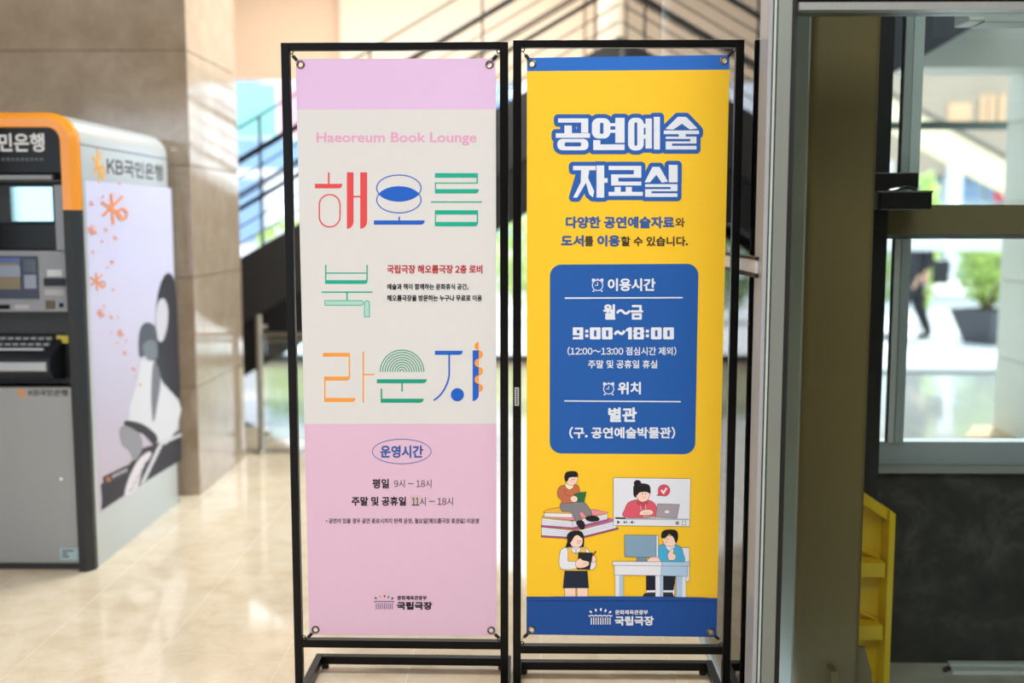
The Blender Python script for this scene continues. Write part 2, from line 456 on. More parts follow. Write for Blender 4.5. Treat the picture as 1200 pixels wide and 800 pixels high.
# stainless post with rails under the stairs
M_SS = metal('stainless_steel', (196, 190, 178), .28)
pb = atZ(307, 531)
gp = empty('glass_railing', (pb.x, pb.y, 0))
tag(gp, 'stainless railing with glass panels below the black staircase', 'railing')
for dx in (0, 1.05):
    k = MB().lathe([(.0, .93), (.022, .93), (.022, .03), (.03, .012), (.06, .01), (.06, 0)], (dx, 0, 0), 16).build('post', M_SS, gp)
    MB().box(dx-.005, dx+.055, -.012, .012, .84, .865).build('clamp', M_SS, k)
    MB().box(dx-.005, dx+.055, -.012, .012, .12, .145).build('clamp', M_SS, k)
    if dx == 0:
        MB().box(dx+.045, dx+1.0, -.005, .005, .10, .80).build('glass_panel', glass('rail_glass', (.85, .93, .95), 1.5), gp)
MB().tube([(0, 0, .80), (1.1, -.0, .80)], .014).build('rail', M_SS, gp)
MB().tube([(0, 0, .76), (1.1, -.0, .76)], .010).build('rail', M_SS, gp)

# ================================================================== OUTSIDE
M_PAVE = mat('pale_paving', (205, 207, 210), .6, var=.08, scale=1.5)
gr = struct('ground', MB().box(-30, 40, 11.15, 60, -.3, -.02), M_PAVE)
struct('ground_porch', MB().box(.9, 14, 4.4, 11.15, -.3, -.012), mat('porch_joint', (90, 94, 96), .6))
M_PORCH = mat('polished_granite', (166, 170, 170), .06, var=.15, scale=14, rand=.05, spec=.8)
pf = bpy.data.objects['ground_porch']
pt = None
for i in range(7):
    for j in range(7):
        if pt is None:
            ob = MB().box(.003, .947, .003, .947, -.012, 0).build('tile', M_PORCH, pf, bevel=.001); pt = ob.data
        else:
            ob = bpy.data.objects.new('tile', pt); COL.objects.link(ob); ob.parent = pf
        ob.location = (.95+i*.95, 4.45+j*.95, 0)
struct('trim_6', MB().box(.9, 14, 11.1, 11.22, -.02, .02), mat('dark_kerb', (88, 92, 94), .5))
# leaves
def leaves(mb, c, rad, n, size, mi=0):
    c = Vector(c)
    for i in range(n):
        while True:
            d = Vector((random.uniform(-1, 1), random.uniform(-1, 1), random.uniform(-1, 1)))
            if .15 < d.length < 1: break
        p = c+Vector((d.x*rad[0], d.y*rad[1], d.z*rad[2]))
        a = Vector((random.gauss(0, 1), random.gauss(0, 1), random.gauss(0, 1))).normalized()
        b = a.orthogonal().normalized()
        s = size*random.uniform(.6, 1.3)
        mb.add([p-a*s, p-b*s*.45, p+a*s, p+b*s*.45], [(0, 1, 2, 3)], mi if mi is not None else 0)
def leafmat(name, rgb):
    m = mat(name, rgb, .5, var=.35, scale=6)
    m.node_tree.nodes['Principled BSDF'].inputs['Transmission Weight'].default_value = 0
    return m
M_LEAF = leafmat('yellow_green_leaf', (170, 196, 96))
M_LEAF2 = leafmat('mid_green_leaf', (128, 158, 84))
M_TWIG = mat('brown_twig', (96, 78, 58), .8)
def bush(name, loc, rad, n, size, m, label, stem=True, cat='bush', group=None):
    e = empty(name, loc)
    tag(e, label, cat, group)
    mb = MB(); leaves(mb, (0, 0, rad[2]*1.15), rad, n, size)
    mb.build('foliage', m, e, kind='stuff', clean=False)
    if stem:
        for k in range(4):
            a = k*1.6
            MB().tube([(0, 0, 0), (.12*math.cos(a), .12*math.sin(a), rad[2]*.5), (rad[0]*.5*math.cos(a), rad[1]*.5*math.sin(a), rad[2]*1.3)], [.025, .018, .008], 6).build('stem', M_TWIG, e)
    return e
where = ['far left end of the row outside the back window', 'outside the back window, left of the outdoor signboard', 'outside the back window, right behind the signboard',
         'outside the back window, seen under the staircase', 'outside the back window, in the gap between the banners', 'outside the back window, behind the yellow banner']
for i in range(6):
    bush('hedge_shrub', (-7.2+i*1.84, 17.2, -.02), (.84, .6, .78), 900, .085, (M_LEAF, M_LEAF2)[i % 2], 'clipped green hedge shrub, '+where[i], group='hedge shrubs behind the lobby')
# pale building and signboard behind the back window
bd = empty('pale_building', (-3, 26, 0))
tag(bd, 'pale white building beyond the hedge outside the back window', 'building')
M_WHITE = mat('white_render', (226, 228, 232), .7)
M_WIN = mat('blue_window_glass', (120, 150, 182), .15)
MB().box(-9, 6, 0, 3, 0, 6).build('wall', M_WHITE, bd)
for i in range(7):
    for j in range(2):
        w_ = MB().box(-8.4+i*2.0, -7.2+i*2.0, -.06, .0, 1.0+2.5*j, 2.6+2.5*j).build('window', M_GREYFRAME, bd)
        MB().box(-8.33+i*2.0, -7.27+i*2.0, -.075, -.06, 1.07+2.5*j, 2.53+2.5*j).build('pane', M_WIN, w_)
a0, a1 = atY(281, 96, 14.5), atY(345, 162, 14.5)
sb = empty('outdoor_signboard', ((a0.x+a1.x)/2, 14.55, -.02))
tag(sb, 'outdoor signboard with cyan, pink and blue panels outside the window', 'signboard')
def pxbox(x0, y0, x1, y1, Y, th, mb=None):
    a, b = atY(x0, y0, Y), atY(x1, y1, Y)
    return (mb or MB()).box(a.x, b.x, Y, Y+th, b.z, a.z)
rel(pxbox(262, 98, 324, 160, 14.5, .04), sb.location).build('cyan_panel', mat('cyan_print', (150, 230, 236), .5), sb)
rel(pxbox(325, 100, 372, 158, 14.5, .04), sb.location).build('pink_panel', mat('pink_print', (244, 190, 216), .5), sb)
rel(pxbox(262, 163, 372, 198, 14.5, .04), sb.location).build('blue_panel', mat('blue_print', (150, 196, 240), .5), sb)
for x in (262, 368):
    q = atY(x, 160, 14.5)
    rel(MB().box(q.x-.03, q.x+.03, 14.54, 14.60, -.02, a0.z+.02), sb.location).build('post', M_ALU, sb)

# --- outside the right windows
# stone clad column beside the porch
c0 = atY(1168, 400, 8.0)
sc_ = empty('stone_column', (c0.x+.3, 6.9, 0))
tag(sc_, 'pale stone clad column at the right edge, outside the windows', 'column')
M_PST = mat('pale_granite', (222, 230, 226), .35, var=.06, scale=20)
rel(MB().box(c0.x+.02, c0.x+.6, 6.02, 7.98, 0, 5), sc_.location).build('core', M_JOINT, sc_)
for r_ in range(9):
    for j in range(2):
        rel(MB().box(c0.x, c0.x+.62, 6.0+j, 6.997+j, r_*.56+.003, r_*.56+.557), sc_.location).build('stone_slab', M_PST, sc_, bevel=.002)
# low planter, shrub in it
def planter():
    b = atZ(1156, 402, -.02)
    e = empty('planter', (b.x, b.y, -.02), R(28))
    tag(e, 'dark tapered square planter on the pavement outside', 'planter')
    mb = MB()
    t, bt, h = .33, .20, .44
    mb.add([(-bt, -bt, 0), (bt, -bt, 0), (bt, bt, 0), (-bt, bt, 0), (-t, -t, h), (t, -t, h), (t, t, h), (-t, t, h),
            (-t+.04, -t+.04, h), (t-.04, -t+.04, h), (t-.04, t-.04, h), (-t+.04, t-.04, h)],
           [(3, 2, 1, 0), (0, 1, 5, 4), (1, 2, 6, 5), (2, 3, 7, 6), (3, 0, 4, 7), (4, 5, 9, 8), (5, 6, 10, 9), (6, 7, 11, 10), (7, 4, 8, 11)])
    mb.build('pot', mat('dark_planter', (62, 66, 74), .5), e)
    MB().box(-t+.035, t-.035, -t+.035, t-.035, h-.1, h-.04).build('soil', mat('soil', (70, 54, 40), .9), e)
    for sx in (-1, 1):
        for sy in (-1, 1):
            MB().box(sx*.15-.02, sx*.15+.02, sy*.15-.02, sy*.15+.02, -.0, .01).build('foot', M_BLACK, e)
    return b
pb_ = planter()
bush('planted_shrub', (pb_.x+.02, pb_.y+.06, .36), (.40, .36, .52), 800, .06, M_LEAF, 'yellow green leafy shrub growing in the dark planter')
s2 = atZ(1195, 392, -.02)
bush('garden_shrub', (s2.x+.9, s2.y+2.6, -.02), (.8, .6, .8), 900, .08, M_LEAF2, 'green garden shrub behind the dark planter')
s3 = atZ(1050, 372, -.02)
bush('roadside_shrub', (s3.x, s3.y+1.2, -.02), (.6, .5, .62), 700, .08, M_LEAF2, 'green roadside shrub behind the walking person')
bq = atY(1086, 236, 17)
bush('tall_grass_plant', (bq.x, 17, -.02), (.24, .2, 1.1), 420, .10, leafmat('lime_leaf', (196, 222, 120)), 'lime green tall plant outside the upper window', stem=True, cat='plant')
# cream outdoor stair
os_ = empty('outdoor_stair', (7.4, 16.2, -.02))
tag(os_, 'cream outdoor stair flank sloping down, seen through the upper window', 'stair')
def pxpoly(pts, Y): return [(atY(x, y, Y).x, atY(x, y, Y).z) for x, y in pts]
rel(MB().prism(pxpoly([(1010, 96), (1076, 133), (1215, 209), (1215, 240), (1158, 214), (1076, 168), (1010, 131)], 16), 16, 16.25), os_.location).build('flank', mat('cream_paint', (246, 236, 196), .7), os_)
rel(MB().tube([(*(lambda p: (p.x, 15.96, p.z))(atY(1010, 91, 16)),), (*(lambda p: (p.x, 15.96, p.z))(atY(1215, 204, 16)),)], .035), os_.location).build('handrail', mat('grey_brown_steel', (108, 100, 92), .5), os_)
q = atY(1040, 150, 16)
rel(MB().box(q.x-.5, q.x-.2, 16, 16.4, -.02, q.z), os_.location).build('support_post', M_WHITE, os_)
# brown building upstairs, white pavilion and red awning
bb = empty('brown_building', (9.5, 22, 0))
tag(bb, 'brown and white building beyond the cream outdoor stair', 'building')
rel(pxbox(1000, 70, 1260, 206, 22, 2), bb.location).build('upper_wall', mat('taupe_panel', (166, 152, 132), .6, var=.15, scale=1), bb)
rel(pxbox(1112, 120, 1138, 142, 21.95, .05), bb.location).build('orange_panel', mat('orange_wood', (214, 176, 138), .6), bb)
for x in (1150, 1160, 1172): rel(pxbox(x, 110, x+5, 150, 21.95, .05), bb.location).build('wood_slat', mat('orange_wood', (214, 176, 138), .6), bb)
rel(pxbox(1000, 186, 1260, 330, 22.4, 1), bb.location).build('lower_wall', mat('blue_grey_wall', (176, 196, 206), .5), bb)
for x in (1030, 1112, 1190): rel(pxbox(x, 188, x+11, 330, 21.9, .4), bb.location).build('white_column', M_WHITE, bb)
for x0, x1 in ((1046, 1068), (1078, 1108), (1126, 1150), (1156, 1186)):
    w_ = rel(pxbox(x0, 203, x1, 235, 22.32, .08), bb.location).build('window', M_GREYFRAME, bb)
    rel(pxbox(x0+1.5, 205, x1-1.5, 218, 22.30, .02), bb.location).build('pane', M_WIN, w_)
    rel(pxbox(x0+1.5, 220, x1-1.5, 233, 22.30, .02), bb.location).build('pane', M_WIN, w_)
ra = empty('red_planter_display', (atY(1178, 230, 20).x, 20, 0))
tag(ra, 'red and white patterned display beside the brown building', 'display')
rel(pxbox(1168, 212, 1205, 236, 20, .1), ra.location).build('red_board', mat('red_board', (188, 66, 72), .6), ra)
for i in range(5): rel(pxbox(1170+i*6, 214+(i % 2)*9, 1174+i*6, 222+(i % 2)*9, 19.97, .03), ra.location).build('white_motif', M_WHITE, ra)
rel(pxbox(1183, 236, 1189, 300, 20.03, .06), ra.location).build('leg', M_ALU, ra)
# grey canopy with dark sloping soffit over the porch
cn = empty('stone_canopy', (3.0, 7.6, 2.6))
tag(cn, 'grey stone canopy edge with a dark sloping soffit over the porch', 'canopy')
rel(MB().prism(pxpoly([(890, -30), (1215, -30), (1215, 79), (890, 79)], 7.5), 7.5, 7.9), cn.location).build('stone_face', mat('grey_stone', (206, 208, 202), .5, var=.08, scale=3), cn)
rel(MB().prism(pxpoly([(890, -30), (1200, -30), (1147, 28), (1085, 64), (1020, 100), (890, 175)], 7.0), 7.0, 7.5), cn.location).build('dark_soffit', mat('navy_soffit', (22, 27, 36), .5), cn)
rel(MB().box(2.2, 7, 7.55, 8.6, 3.4, 3.6), cn.location).build('roof', mat('grey_stone', (206, 208, 202), .5), cn)
rr = empty('guard_rail', (3.3, 8.4, 0))
tag(rr, 'dark horizontal guard rail with a hazy glass panel on the porch', 'railing')
q0, q1 = atY(1020, 147, 8.4), atY(1205, 147, 8.4)
rel(MB().box(q0.x, q1.x, 8.4, 8.44, q0.z-.03, q0.z+.03), rr.location).build('rail', mat('green_grey_steel', (84, 96, 94), .5), rr)
for x in (q0.x+.0, q1.x-.06):
    rel(MB().box(x, x+.05, 8.4, 8.45, 0, q0.z), rr.location).build('post', mat('green_grey_steel', (84, 96, 94), .5), rr)
# white beam above the street level
tm = empty('street_beam', (5, 12.2, 0))
tag(tm, 'white horizontal beam above the pavement, seen in the lower window', 'beam')
b0, b1 = atY(1000, 281, 12.2), atY(1215, 294, 12.2)
rel(MB().box(b0.x, b1.x+1, 12.2, 12.5, b1.z, b0.z+.02), tm.location).build('beam', M_WHITE, tm)
for x in (b0.x, b1.x+.9):
    rel(MB().box(x, x+.12, 12.25, 12.4, -.02, b1.z), tm.location).build('post', M_WHITE, tm)
bs = empty('low_bench', (atZ(1180, 508).x, 7.9, 0))
tag(bs, 'tan low timber slab lying on the polished porch floor', 'bench')
q0, q1 = atZ(1130, 517), atZ(1190, 503)
rel(MB().prism([(q0.x, q0.y), (q1.x+.3, q0.y), (q1.x+.3, q1.y), (q0.x+.25, q1.y)], 0, .03, 'z'), bs.location).build('slab', mat('tan_wood', (206, 178, 140), .5), bs)

# walking person outside (dark clothes, bag), body grown as one skin
def person():
    foot1 = atZ(1090, 397, -.02)
    ox, oy = foot1.x-.22, foot1.y
    e = empty('person', (ox, oy, -.02))
    tag(e, 'person in dark jacket and trousers walking outside with a shoulder bag', 'person')
    J = {'pel': (0, 0, .93, .135, .11), 'wai': (0, 0, 1.08, .125, .10), 'che': (-.02, 0, 1.30, .15, .12), 'nek': (-.03, 0, 1.47, .06, .06),
         'hd0': (-.04, 0, 1.55, .075, .085), 'hd1': (-.045, 0, 1.64, .085, .10), 'hd2': (-.04, 0, 1.71, .065, .075),
         'hpR': (.02, .09, .88, .09, .09), 'knR': (.06, .10, .50, .062, .062), 'anR': (.22, .10, .10, .042, .042), 'heR': (.235, .10, .045, .045, .04), 'toR': (.07, .10, .03, .04, .03),
         'hpL': (-.02, -.09, .88, .09, .09), 'knL': (-.20, -.09, .50, .062, .062), 'anL': (-.30, -.09, .11, .042, .042), 'heL': (-.29, -.09, .05, .045, .04), 'toL': (-.46, -.09, .04, .04, .03),
         'shR': (-.02, .17, 1.40, .065, .065), 'elR': (-.08, .23, 1.13, .05, .05), 'wrR': (-.20, .22, .92, .034, .034),
         'shL': (-.02, -.17, 1.40, .065, .065), 'elL': (.10, -.23, 1.15, .05, .05), 'wrL': (.06, -.24, .91, .034, .034)}
    for s, y, wr in (('R', .22, (-.20, .22, .92)), ('L', -.24, (.06, -.24, .91))):
        J['pa'+s] = (wr[0]-.02, wr[1], wr[2]-.06, .036, .022)
        for k in range(4):
            J['f%d%s' % (k, s)] = (wr[0]-.045+.02*k, wr[1], wr[2]-.115, .010, .010)
            J['g%d%s' % (k, s)] = (wr[0]-.055+.02*k, wr[1]-.008, wr[2]-(.165, .175, .172, .155)[k], .008, .008)
        J['t0'+s] = (wr[0]-.06, wr[1]+.01, wr[2]-.07, .011, .011)
        J['t1'+s] = (wr[0]-.085, wr[1]+.01, wr[2]-.11, .009, .009)
    E_ = [('pel', 'wai'), ('wai', 'che'), ('che', 'nek'), ('nek', 'hd0'), ('hd0', 'hd1'), ('hd1', 'hd2')]
    for s in 'RL':
        E_ += [('pel', 'hp'+s), ('hp'+s, 'kn'+s), ('kn'+s, 'an'+s), ('an'+s, 'he'+s), ('he'+s, 'to'+s), ('che', 'sh'+s), ('sh'+s, 'el'+s), ('el'+s, 'wr'+s), ('wr'+s, 'pa'+s), ('pa'+s, 't0'+s), ('t0'+s, 't1'+s)]
        for k in range(4): E_ += [('pa'+s, 'f%d%s' % (k, s)), ('f%d%s' % (k, s), 'g%d%s' % (k, s))]
    ks = list(J)
    me = bpy.data.meshes.new('body')
    me.from_pydata([J[k][:3] for k in ks], [(ks.index(a), ks.index(b)) for a, b in E_], [])
    o = bpy.data.objects.new('body_skeleton', me)
    COL.objects.link(o)
    o.modifiers.new('skin', 'SKIN')
    o.modifiers.new('sub', 'SUBSURF').levels = 2
    for i, k in enumerate(ks):
        w_ = 1.32 if k[:3] in ('pel', 'wai', 'che') else (1.5 if k[:2] in ('hp', 'kn', 'an') else 1.25 if k[:2] in ('sh', 'el') else 1)
        me.skin_vertices[0].data[i].radius = (J[k][3]*w_, J[k][4]*w_)
        me.skin_vertices[0].data[i].use_root = (k == 'pel')
    bpy.context.view_layer.update()
    dg = bpy.context.evaluated_depsgraph_get()
    body = bpy.data.meshes.new_from_object(o.evaluated_get(dg))
    bpy.data.objects.remove(o)
    for m in (mat('dark_trousers', (34, 38, 46), .8), mat('dark_jacket', (40, 44, 52), .8), mat('skin', (214, 172, 148), .6), mat('black_shoe', (20, 20, 22), .5)): body.materials.append(m)
    for p in body.polygons:
        p.use_smooth = True
        c = p.center
        hand = (abs(c.y) > .19 and c.z < .93)
        p.material_index = 2 if (c.z > 1.49 or hand) else (3 if c.z < .09 else (1 if c.z > .95 or abs(c.y) > .185 else 0))
    bo = bpy.data.objects.new('body', body)
    COL.objects.link(bo); bo.parent = e
    hm = MB()
    hm.lathe([(.0, .145), (.05, .135), (.085, .10), (.097, .05), (.095, .0), (.08, -.03)], (-.030, 0, 1.655), 14)
    hm.v = [Vector((v.x if v.x > -.10 else v.x+.03, v.y, v.z-(.0 if v.x > -.06 else -.03))) for v in hm.v]
    hm.build('hair', mat('black_hair', (22, 20, 20), .6), e)
    for s in (-1, 1):
        MB().lathe([(0, .012), (.010, .006), (.010, -.006), (0, -.012)], (-.128, s*.034, 1.635), 8).build('eye', mat('eye_dark', (20, 18, 18), .3), e)
        MB().lathe([(0, .03), (.014, .02), (.014, -.02), (0, -.03)], (-.03, s*.092, 1.62), 8).build('ear', mat('skin', (214, 172, 148), .6), e)
    MB().add([(-.126, -.014, 1.595), (-.126, .014, 1.595), (-.152, 0, 1.597), (-.124, 0, 1.64)], [(0, 1, 2), (0, 2, 3), (1, 3, 2), (0, 3, 1)]).build('nose', mat('skin', (214, 172, 148), .6), e)
    MB().box(-.122, -.114, -.02, .02, 1.562, 1.569).build('mouth', mat('lip', (160, 96, 88), .6), e)
    g = empty('shoulder_bag', (ox+.20, oy-.32, .74))
    tag(g, 'dark shoulder bag carried at the hip of the walking person', 'bag')
    MB().box(-.10, .10, -.05, .05, 0, .30).build('body', mat('dark_bag', (30, 33, 40), .6), g, bevel=.02)
    MB().box(-.10, .10, -.058, -.05, .16, .29).build('flap', mat('dark_bag', (30, 33, 40), .6), g)
    MB().tube([(-.09, 0, .28), (-.12, .02, .50), (-.19, .10, .72), (-.14, .14, .62), (.09, .0, .28)], .010, 6).build('strap', mat('dark_bag', (30, 33, 40), .6), g)
person()

#==PART2==
# ================================================================== FLAT PRINT HELPERS
def cr(pts, n=5):
    out = []
    N = len(pts)
    for i in range(N):
        p0, p1, p2, p3 = (Vector(pts[(i+k-1) % N]) for k in range(4))
        for j in range(n):
            t = j/n
            out.append(tuple(.5*((2*p1)+(-p0+p2)*t+(2*p0-5*p1+4*p2-p3)*t*t+(-p0+3*p1-3*p2+p3)*t**3)))
    return out
def ell(cx, cy, rx, ry, n=28): return [(cx+rx*math.cos(2*math.pi*i/n), cy+ry*math.sin(2*math.pi*i/n)) for i in range(n)]
def rc(x0, y0, x1, y1): return [(x0, y0), (x1, y0), (x1, y1), (x0, y1)]
def rrc(x0, y0, x1, y1, r, n=5):
    return arc(x1-r, y1-r, r, 0, 90, n)+arc(x0+r, y1-r, r, 90, 180, n)+arc(x0+r, y0+r, r, 180, 270, n)+arc(x1-r, y0+r, r, 270, 360, n)
def hull(P):
    P = sorted(set((round(x, 4), round(y, 4)) for x, y in P))
    def half(Q):
        h = []
        for p in Q:
            while len(h) > 1 and (h[-1][0]-h[-2][0])*(p[1]-h[-2][1])-(h[-1][1]-h[-2][1])*(p[0]-h[-2][0]) <= 0: h.pop()
            h.append(p)
        return h
    a, b = half(P), half(P[::-1])
    return a[:-1]+b[:-1]
def grow(pts, d, n=14):
    return hull([(x+d*math.cos(2*math.pi*i/n), y+d*math.sin(2*math.pi*i/n)) for x, y in pts for i in range(n)])
def ribbon(pts, w, closed=False):
    P = [Vector(p) for p in pts]
    N = len(P); L = []; Rr = []
    for i in range(N):
        a = P[(i-1) % N] if (closed or i > 0) else P[i]
        b = P[(i+1) % N] if (closed or i < N-1) else P[i]
        d1 = (P[i]-a); d2 = (b-P[i])
        d1 = d1.normalized() if d1.length > 0 else d2.normalized()
        d2 = d2.normalized() if d2.length > 0 else d1
        t = (d1+d2).normalized() if (d1+d2).length > 1e-6 else d1
        k = w/2/max(.5, t.dot(d1))
        nn = Vector((-t.y, t.x))*k
        L.append(P[i]+nn); Rr.append(P[i]-nn)
    return L, Rr
_fontcache = {}
def glyphs(s, offset):
    key = (s, offset)
    if key not in _fontcache:
        c = bpy.data.curves.new('type', 'FONT')
        c.body = s; c.offset = offset; c.resolution_u = 3
        o = bpy.data.objects.new('type', c)
        me = o.to_mesh()
        vs = [v.co.to_2d() for v in me.vertices]
        fs = [tuple(p.vertices) for p in me.polygons]
        o.to_mesh_clear()
        bpy.data.objects.remove(o); bpy.data.curves.remove(c)
        _fontcache[key] = (vs, fs)
    return _fontcache[key]
def font_mesh(s, offset):
    """one line of type; digits and signs take the same plain sans face as the Korean letters"""
    if all(ch.isascii() for ch in s) and s not in ('KB', '11'): return glyphs(s, offset)
    w2 = max(v.x for v in glyphs('가가', offset)[0])-max(v.x for v in glyphs('가', offset)[0])
    V, Fc, x = [], [], 0.0
    for ch in s:
        if ch == ' ': x += w2*.28; continue
        wide = ch.isascii()
        vs, fs = glyphs(chr(ord(ch)+0xFEE0) if wide else ch, offset)
        if not vs: continue
        a0, a1 = min(v.x for v in vs), max(v.x for v in vs)
        o = len(V)
        if wide or ch == '•':
            adv = max(a1-a0+.09*w2, .50*w2 if ch.isdigit() else 0)
            sh = x+(adv-(a1-a0))/2-a0
        else: adv, sh = w2, x
        V += [Vector((v.x+sh, v.y)) for v in vs]
        Fc += [tuple(i+o for i in f) for f in fs]
        x += adv
    return V, Fc
class Print:
    """flat print on a sheet: fn maps print coordinates to a world point, out is the sheet's outward direction"""
    def __init__(s, parent, fn, out):
        s.par, s.fn0, s.out = parent, fn, Vector(out)
        s.inv = (Matrix.Translation(parent.location) @ Matrix.Rotation(parent.rotation_euler.z, 4, 'Z')).inverted()
        s.zoom(0, 0, 1); s.reset()
    def zoom(s, x0, y0, sc): s.z = (x0, y0, sc)
    def reset(s): s.v = []; s.f = []; s.m = []; s.mats = []; s.k = 0
    def pt(s, p, off):
        return s.inv @ (s.fn0(s.z[0]+p[0]/s.z[2], s.z[1]+p[1]/s.z[2])+s.out*off)
    def layer(s):
        s.k += 1
        return s.base+s.k*2.2e-5
    base = .0004
    def mi(s, col):
        if col not in s.mats: s.mats.append(col)
        return s.mats.index(col)
    def raw(s, pts, faces, col):
        off = s.layer(); o = len(s.v); i = s.mi(col)
        s.v += [s.pt(p, off) for p in pts]
        for f in faces: s.f.append([j+o for j in f]); s.m.append(i)
    def poly(s, pts, col):
        tri = tessellate_polygon([[Vector((p[0], p[1], 0)) for p in pts]])
        s.raw(pts, tri, col)
    def shape(s, pts, col, smooth=True, ol=2.0, olc=(58, 50, 58)):
        if smooth: pts = cr(pts)
        if ol:
            P = [Vector(p) for p in pts]
            area_ = sum(P[i-1].x*P[i].y-P[i].x*P[i-1].y for i in range(len(P)))
            sg_ = 1 if area_ > 0 else -1
            L, Rr = ribbon(pts, ol*2, True)
            s.poly([tuple(q) for q in (Rr if sg_ > 0 else L)], olc)
        s.poly(pts, col)
    def line(s, pts, w, col, closed=False):
        L, Rr = ribbon(pts, w, closed)
        n = len(L)
        fs = [(i, (i+1) % n, (i+1) % n+n, i+n) for i in range(n if closed else n-1)]
        s.raw([tuple(p) for p in L+Rr], fs, col)
    def text(s, t, bb, col, bold=0, off=.0):
        vs, fs = font_mesh(t, off)
        x0, x1 = min(v.x for v in vs), max(v.x for v in vs)
        y0, y1 = min(v.y for v in vs), max(v.y for v in vs)
        b = bold
        sx = (bb[2]-bb[0]-2*b)/(x1-x0); sy = (bb[3]-bb[1]-2*b)/(y1-y0)
        base = [(bb[0]+b+(v.x-x0)*sx, bb[1]+b+(y1-v.y)*sy) for v in vs]
        dirs = [(0, 0)]
        if b: dirs += [(b*math.cos(k*math.pi/4), b*math.sin(k*math.pi/4)) for k in range(8)]
        for dx, dy in dirs:
            s.raw([(x+dx, y+dy) for x, y in base], fs, col)
    def done(s, name, label=None):
        me = bpy.data.meshes.new(name)
        me.from_pydata([tuple(p) for p in s.v], [], s.f)
        for c in s.mats: me.materials.append(c if not isinstance(c, tuple) else ink(c))
        for i, p in enumerate(me.polygons): p.material_index = s.m[i]
        # all faces look outwards
        loc_out = (s.inv.to_3x3() @ s.out)
        me.update()
        flip = [p.index for p in me.polygons if p.normal.dot(loc_out) < 0]
        if flip:
            bm = bmesh.new(); bm.from_mesh(me); bm.faces.ensure_lookup_table()
            bmesh.ops.reverse_faces(bm, faces=[bm.faces[i] for i in flip]); bm.to_mesh(me); bm.free()
        o = bpy.data.objects.new(name, me)
        COL.objects.link(o); o.parent = s.par
        if label: o['label'] = label
        o['kind'] = 'stuff'
        s.reset()
        return o

# ================================================================== CASH MACHINE
AX0, AX1, AYF, AYB, AZ = -3.22, -1.925, 4.675, 5.97, 2.005
atm = empty('cash_machine', (-2.57, 5.3, 0))
tag(atm, 'grey bank cash machine with an orange and black front frame', 'cash machine')
def ap(mb, name, m, parent=None, **k):
    return rel(mb, atm.location).build(name, m, parent or atm, **k)
M_SHELL = mat('silver_grey_shell', (196, 204, 208), .30, .3, .03, 4)
M_ORANGE = mat('orange_enamel', (255, 158, 2), .25, var=.02, coat=.3)
M_CHAR = mat('charcoal_enamel', (32, 33, 36), .4)
M_DGREY = mat('dark_grey_plastic', (46, 49, 54), .45)
M_MGREY = mat('mid_grey_panel', (142, 145, 152), .4, .25)
M_GLOSS = mat('gloss_black', (10, 11, 14), .12, spec=.15)
# shell: box with the long top edges, rear top edge and rear corners rounded
bm = bmesh.new()
bmesh.ops.create_cube(bm, size=1)
for v in bm.verts:
    v.co = Vector((AX0 if v.co.x < 0 else AX1, AYF+.062 if v.co.y < 0 else AYB, 0 if v.co.z < 0 else AZ-.004))
es = [e for e in bm.edges if (all(v.co.z > 1 for v in e.verts) and not all(v.co.y < 5 for v in e.verts)) or all(v.co.y > 5.5 for v in e.verts) and abs(e.verts[0].co.z-e.verts[1].co.z) > 1]
bmesh.ops.bevel(bm, geom=es, offset=.11, segments=7, affect='EDGES', profile=.5)
for f in bm.faces: f.smooth = True
for e in bm.edges:
    if len(e.link_faces) == 2 and e.calc_face_angle(0) > .6: e.smooth = False
me = bpy.data.meshes.new('shell')
for v in bm.verts: v.co -= Vector(atm.location)
front = [f for f in bm.faces if f.normal.y < -.9]
bmesh.ops.delete(bm, geom=front, context='FACES')
bm.to_mesh(me); bm.free()
me.materials.append(M_SHELL)
sh = bpy.data.objects.new('shell', me); COL.objects.link(sh); sh.parent = atm
ap(MB().box(AX1-.001, AX1+.0012, 4.74, 5.90, 1.872, 1.8755), 'seam', M_DGREY)
ap(MB().box(AX0+.04, AX1-.002, 4.75, 5.90, .0, .012), 'floor_plate', M_DGREY)
def arch(inset, Y):
    XR, XL, ZT, r_ = AX1-inset, AX0+inset, AZ-inset, .12-inset
    P = [(XR, 0), (XR, 1.593)]+arc(XR-r_, ZT-r_, r_, 0, 90, 8)+arc(XL+r_, ZT-r_, r_, 90, 180, 8)+[(XL, 1.593), (XL, 0)]
    return [(x, Y, z) for x, z in P]
loops = [arch(.064, 4.90), arch(.064, 4.684), arch(.060, 4.676), arch(.024, AYF), arch(0, 4.708), arch(0, 4.740), arch(.01, 4.740)]
N = len(loops[0])
def bezel(i0, i1, name, m):
    mb = MB()
    for a, b in zip(loops, loops[1:]):
        for i in range(i0, i1):
            mb.add([a[i], a[i+1], b[i+1], b[i]], [(0, 1, 2, 3)], 0, False)
    return ap(mb, name, m)
bezel(1, N-2, 'orange_frame', M_ORANGE)
bezel(0, 1, 'black_post', M_CHAR)
bezel(N-2, N-1, 'black_post', M_CHAR)
IX0, IX1 = AX0+.064, AX1-.064
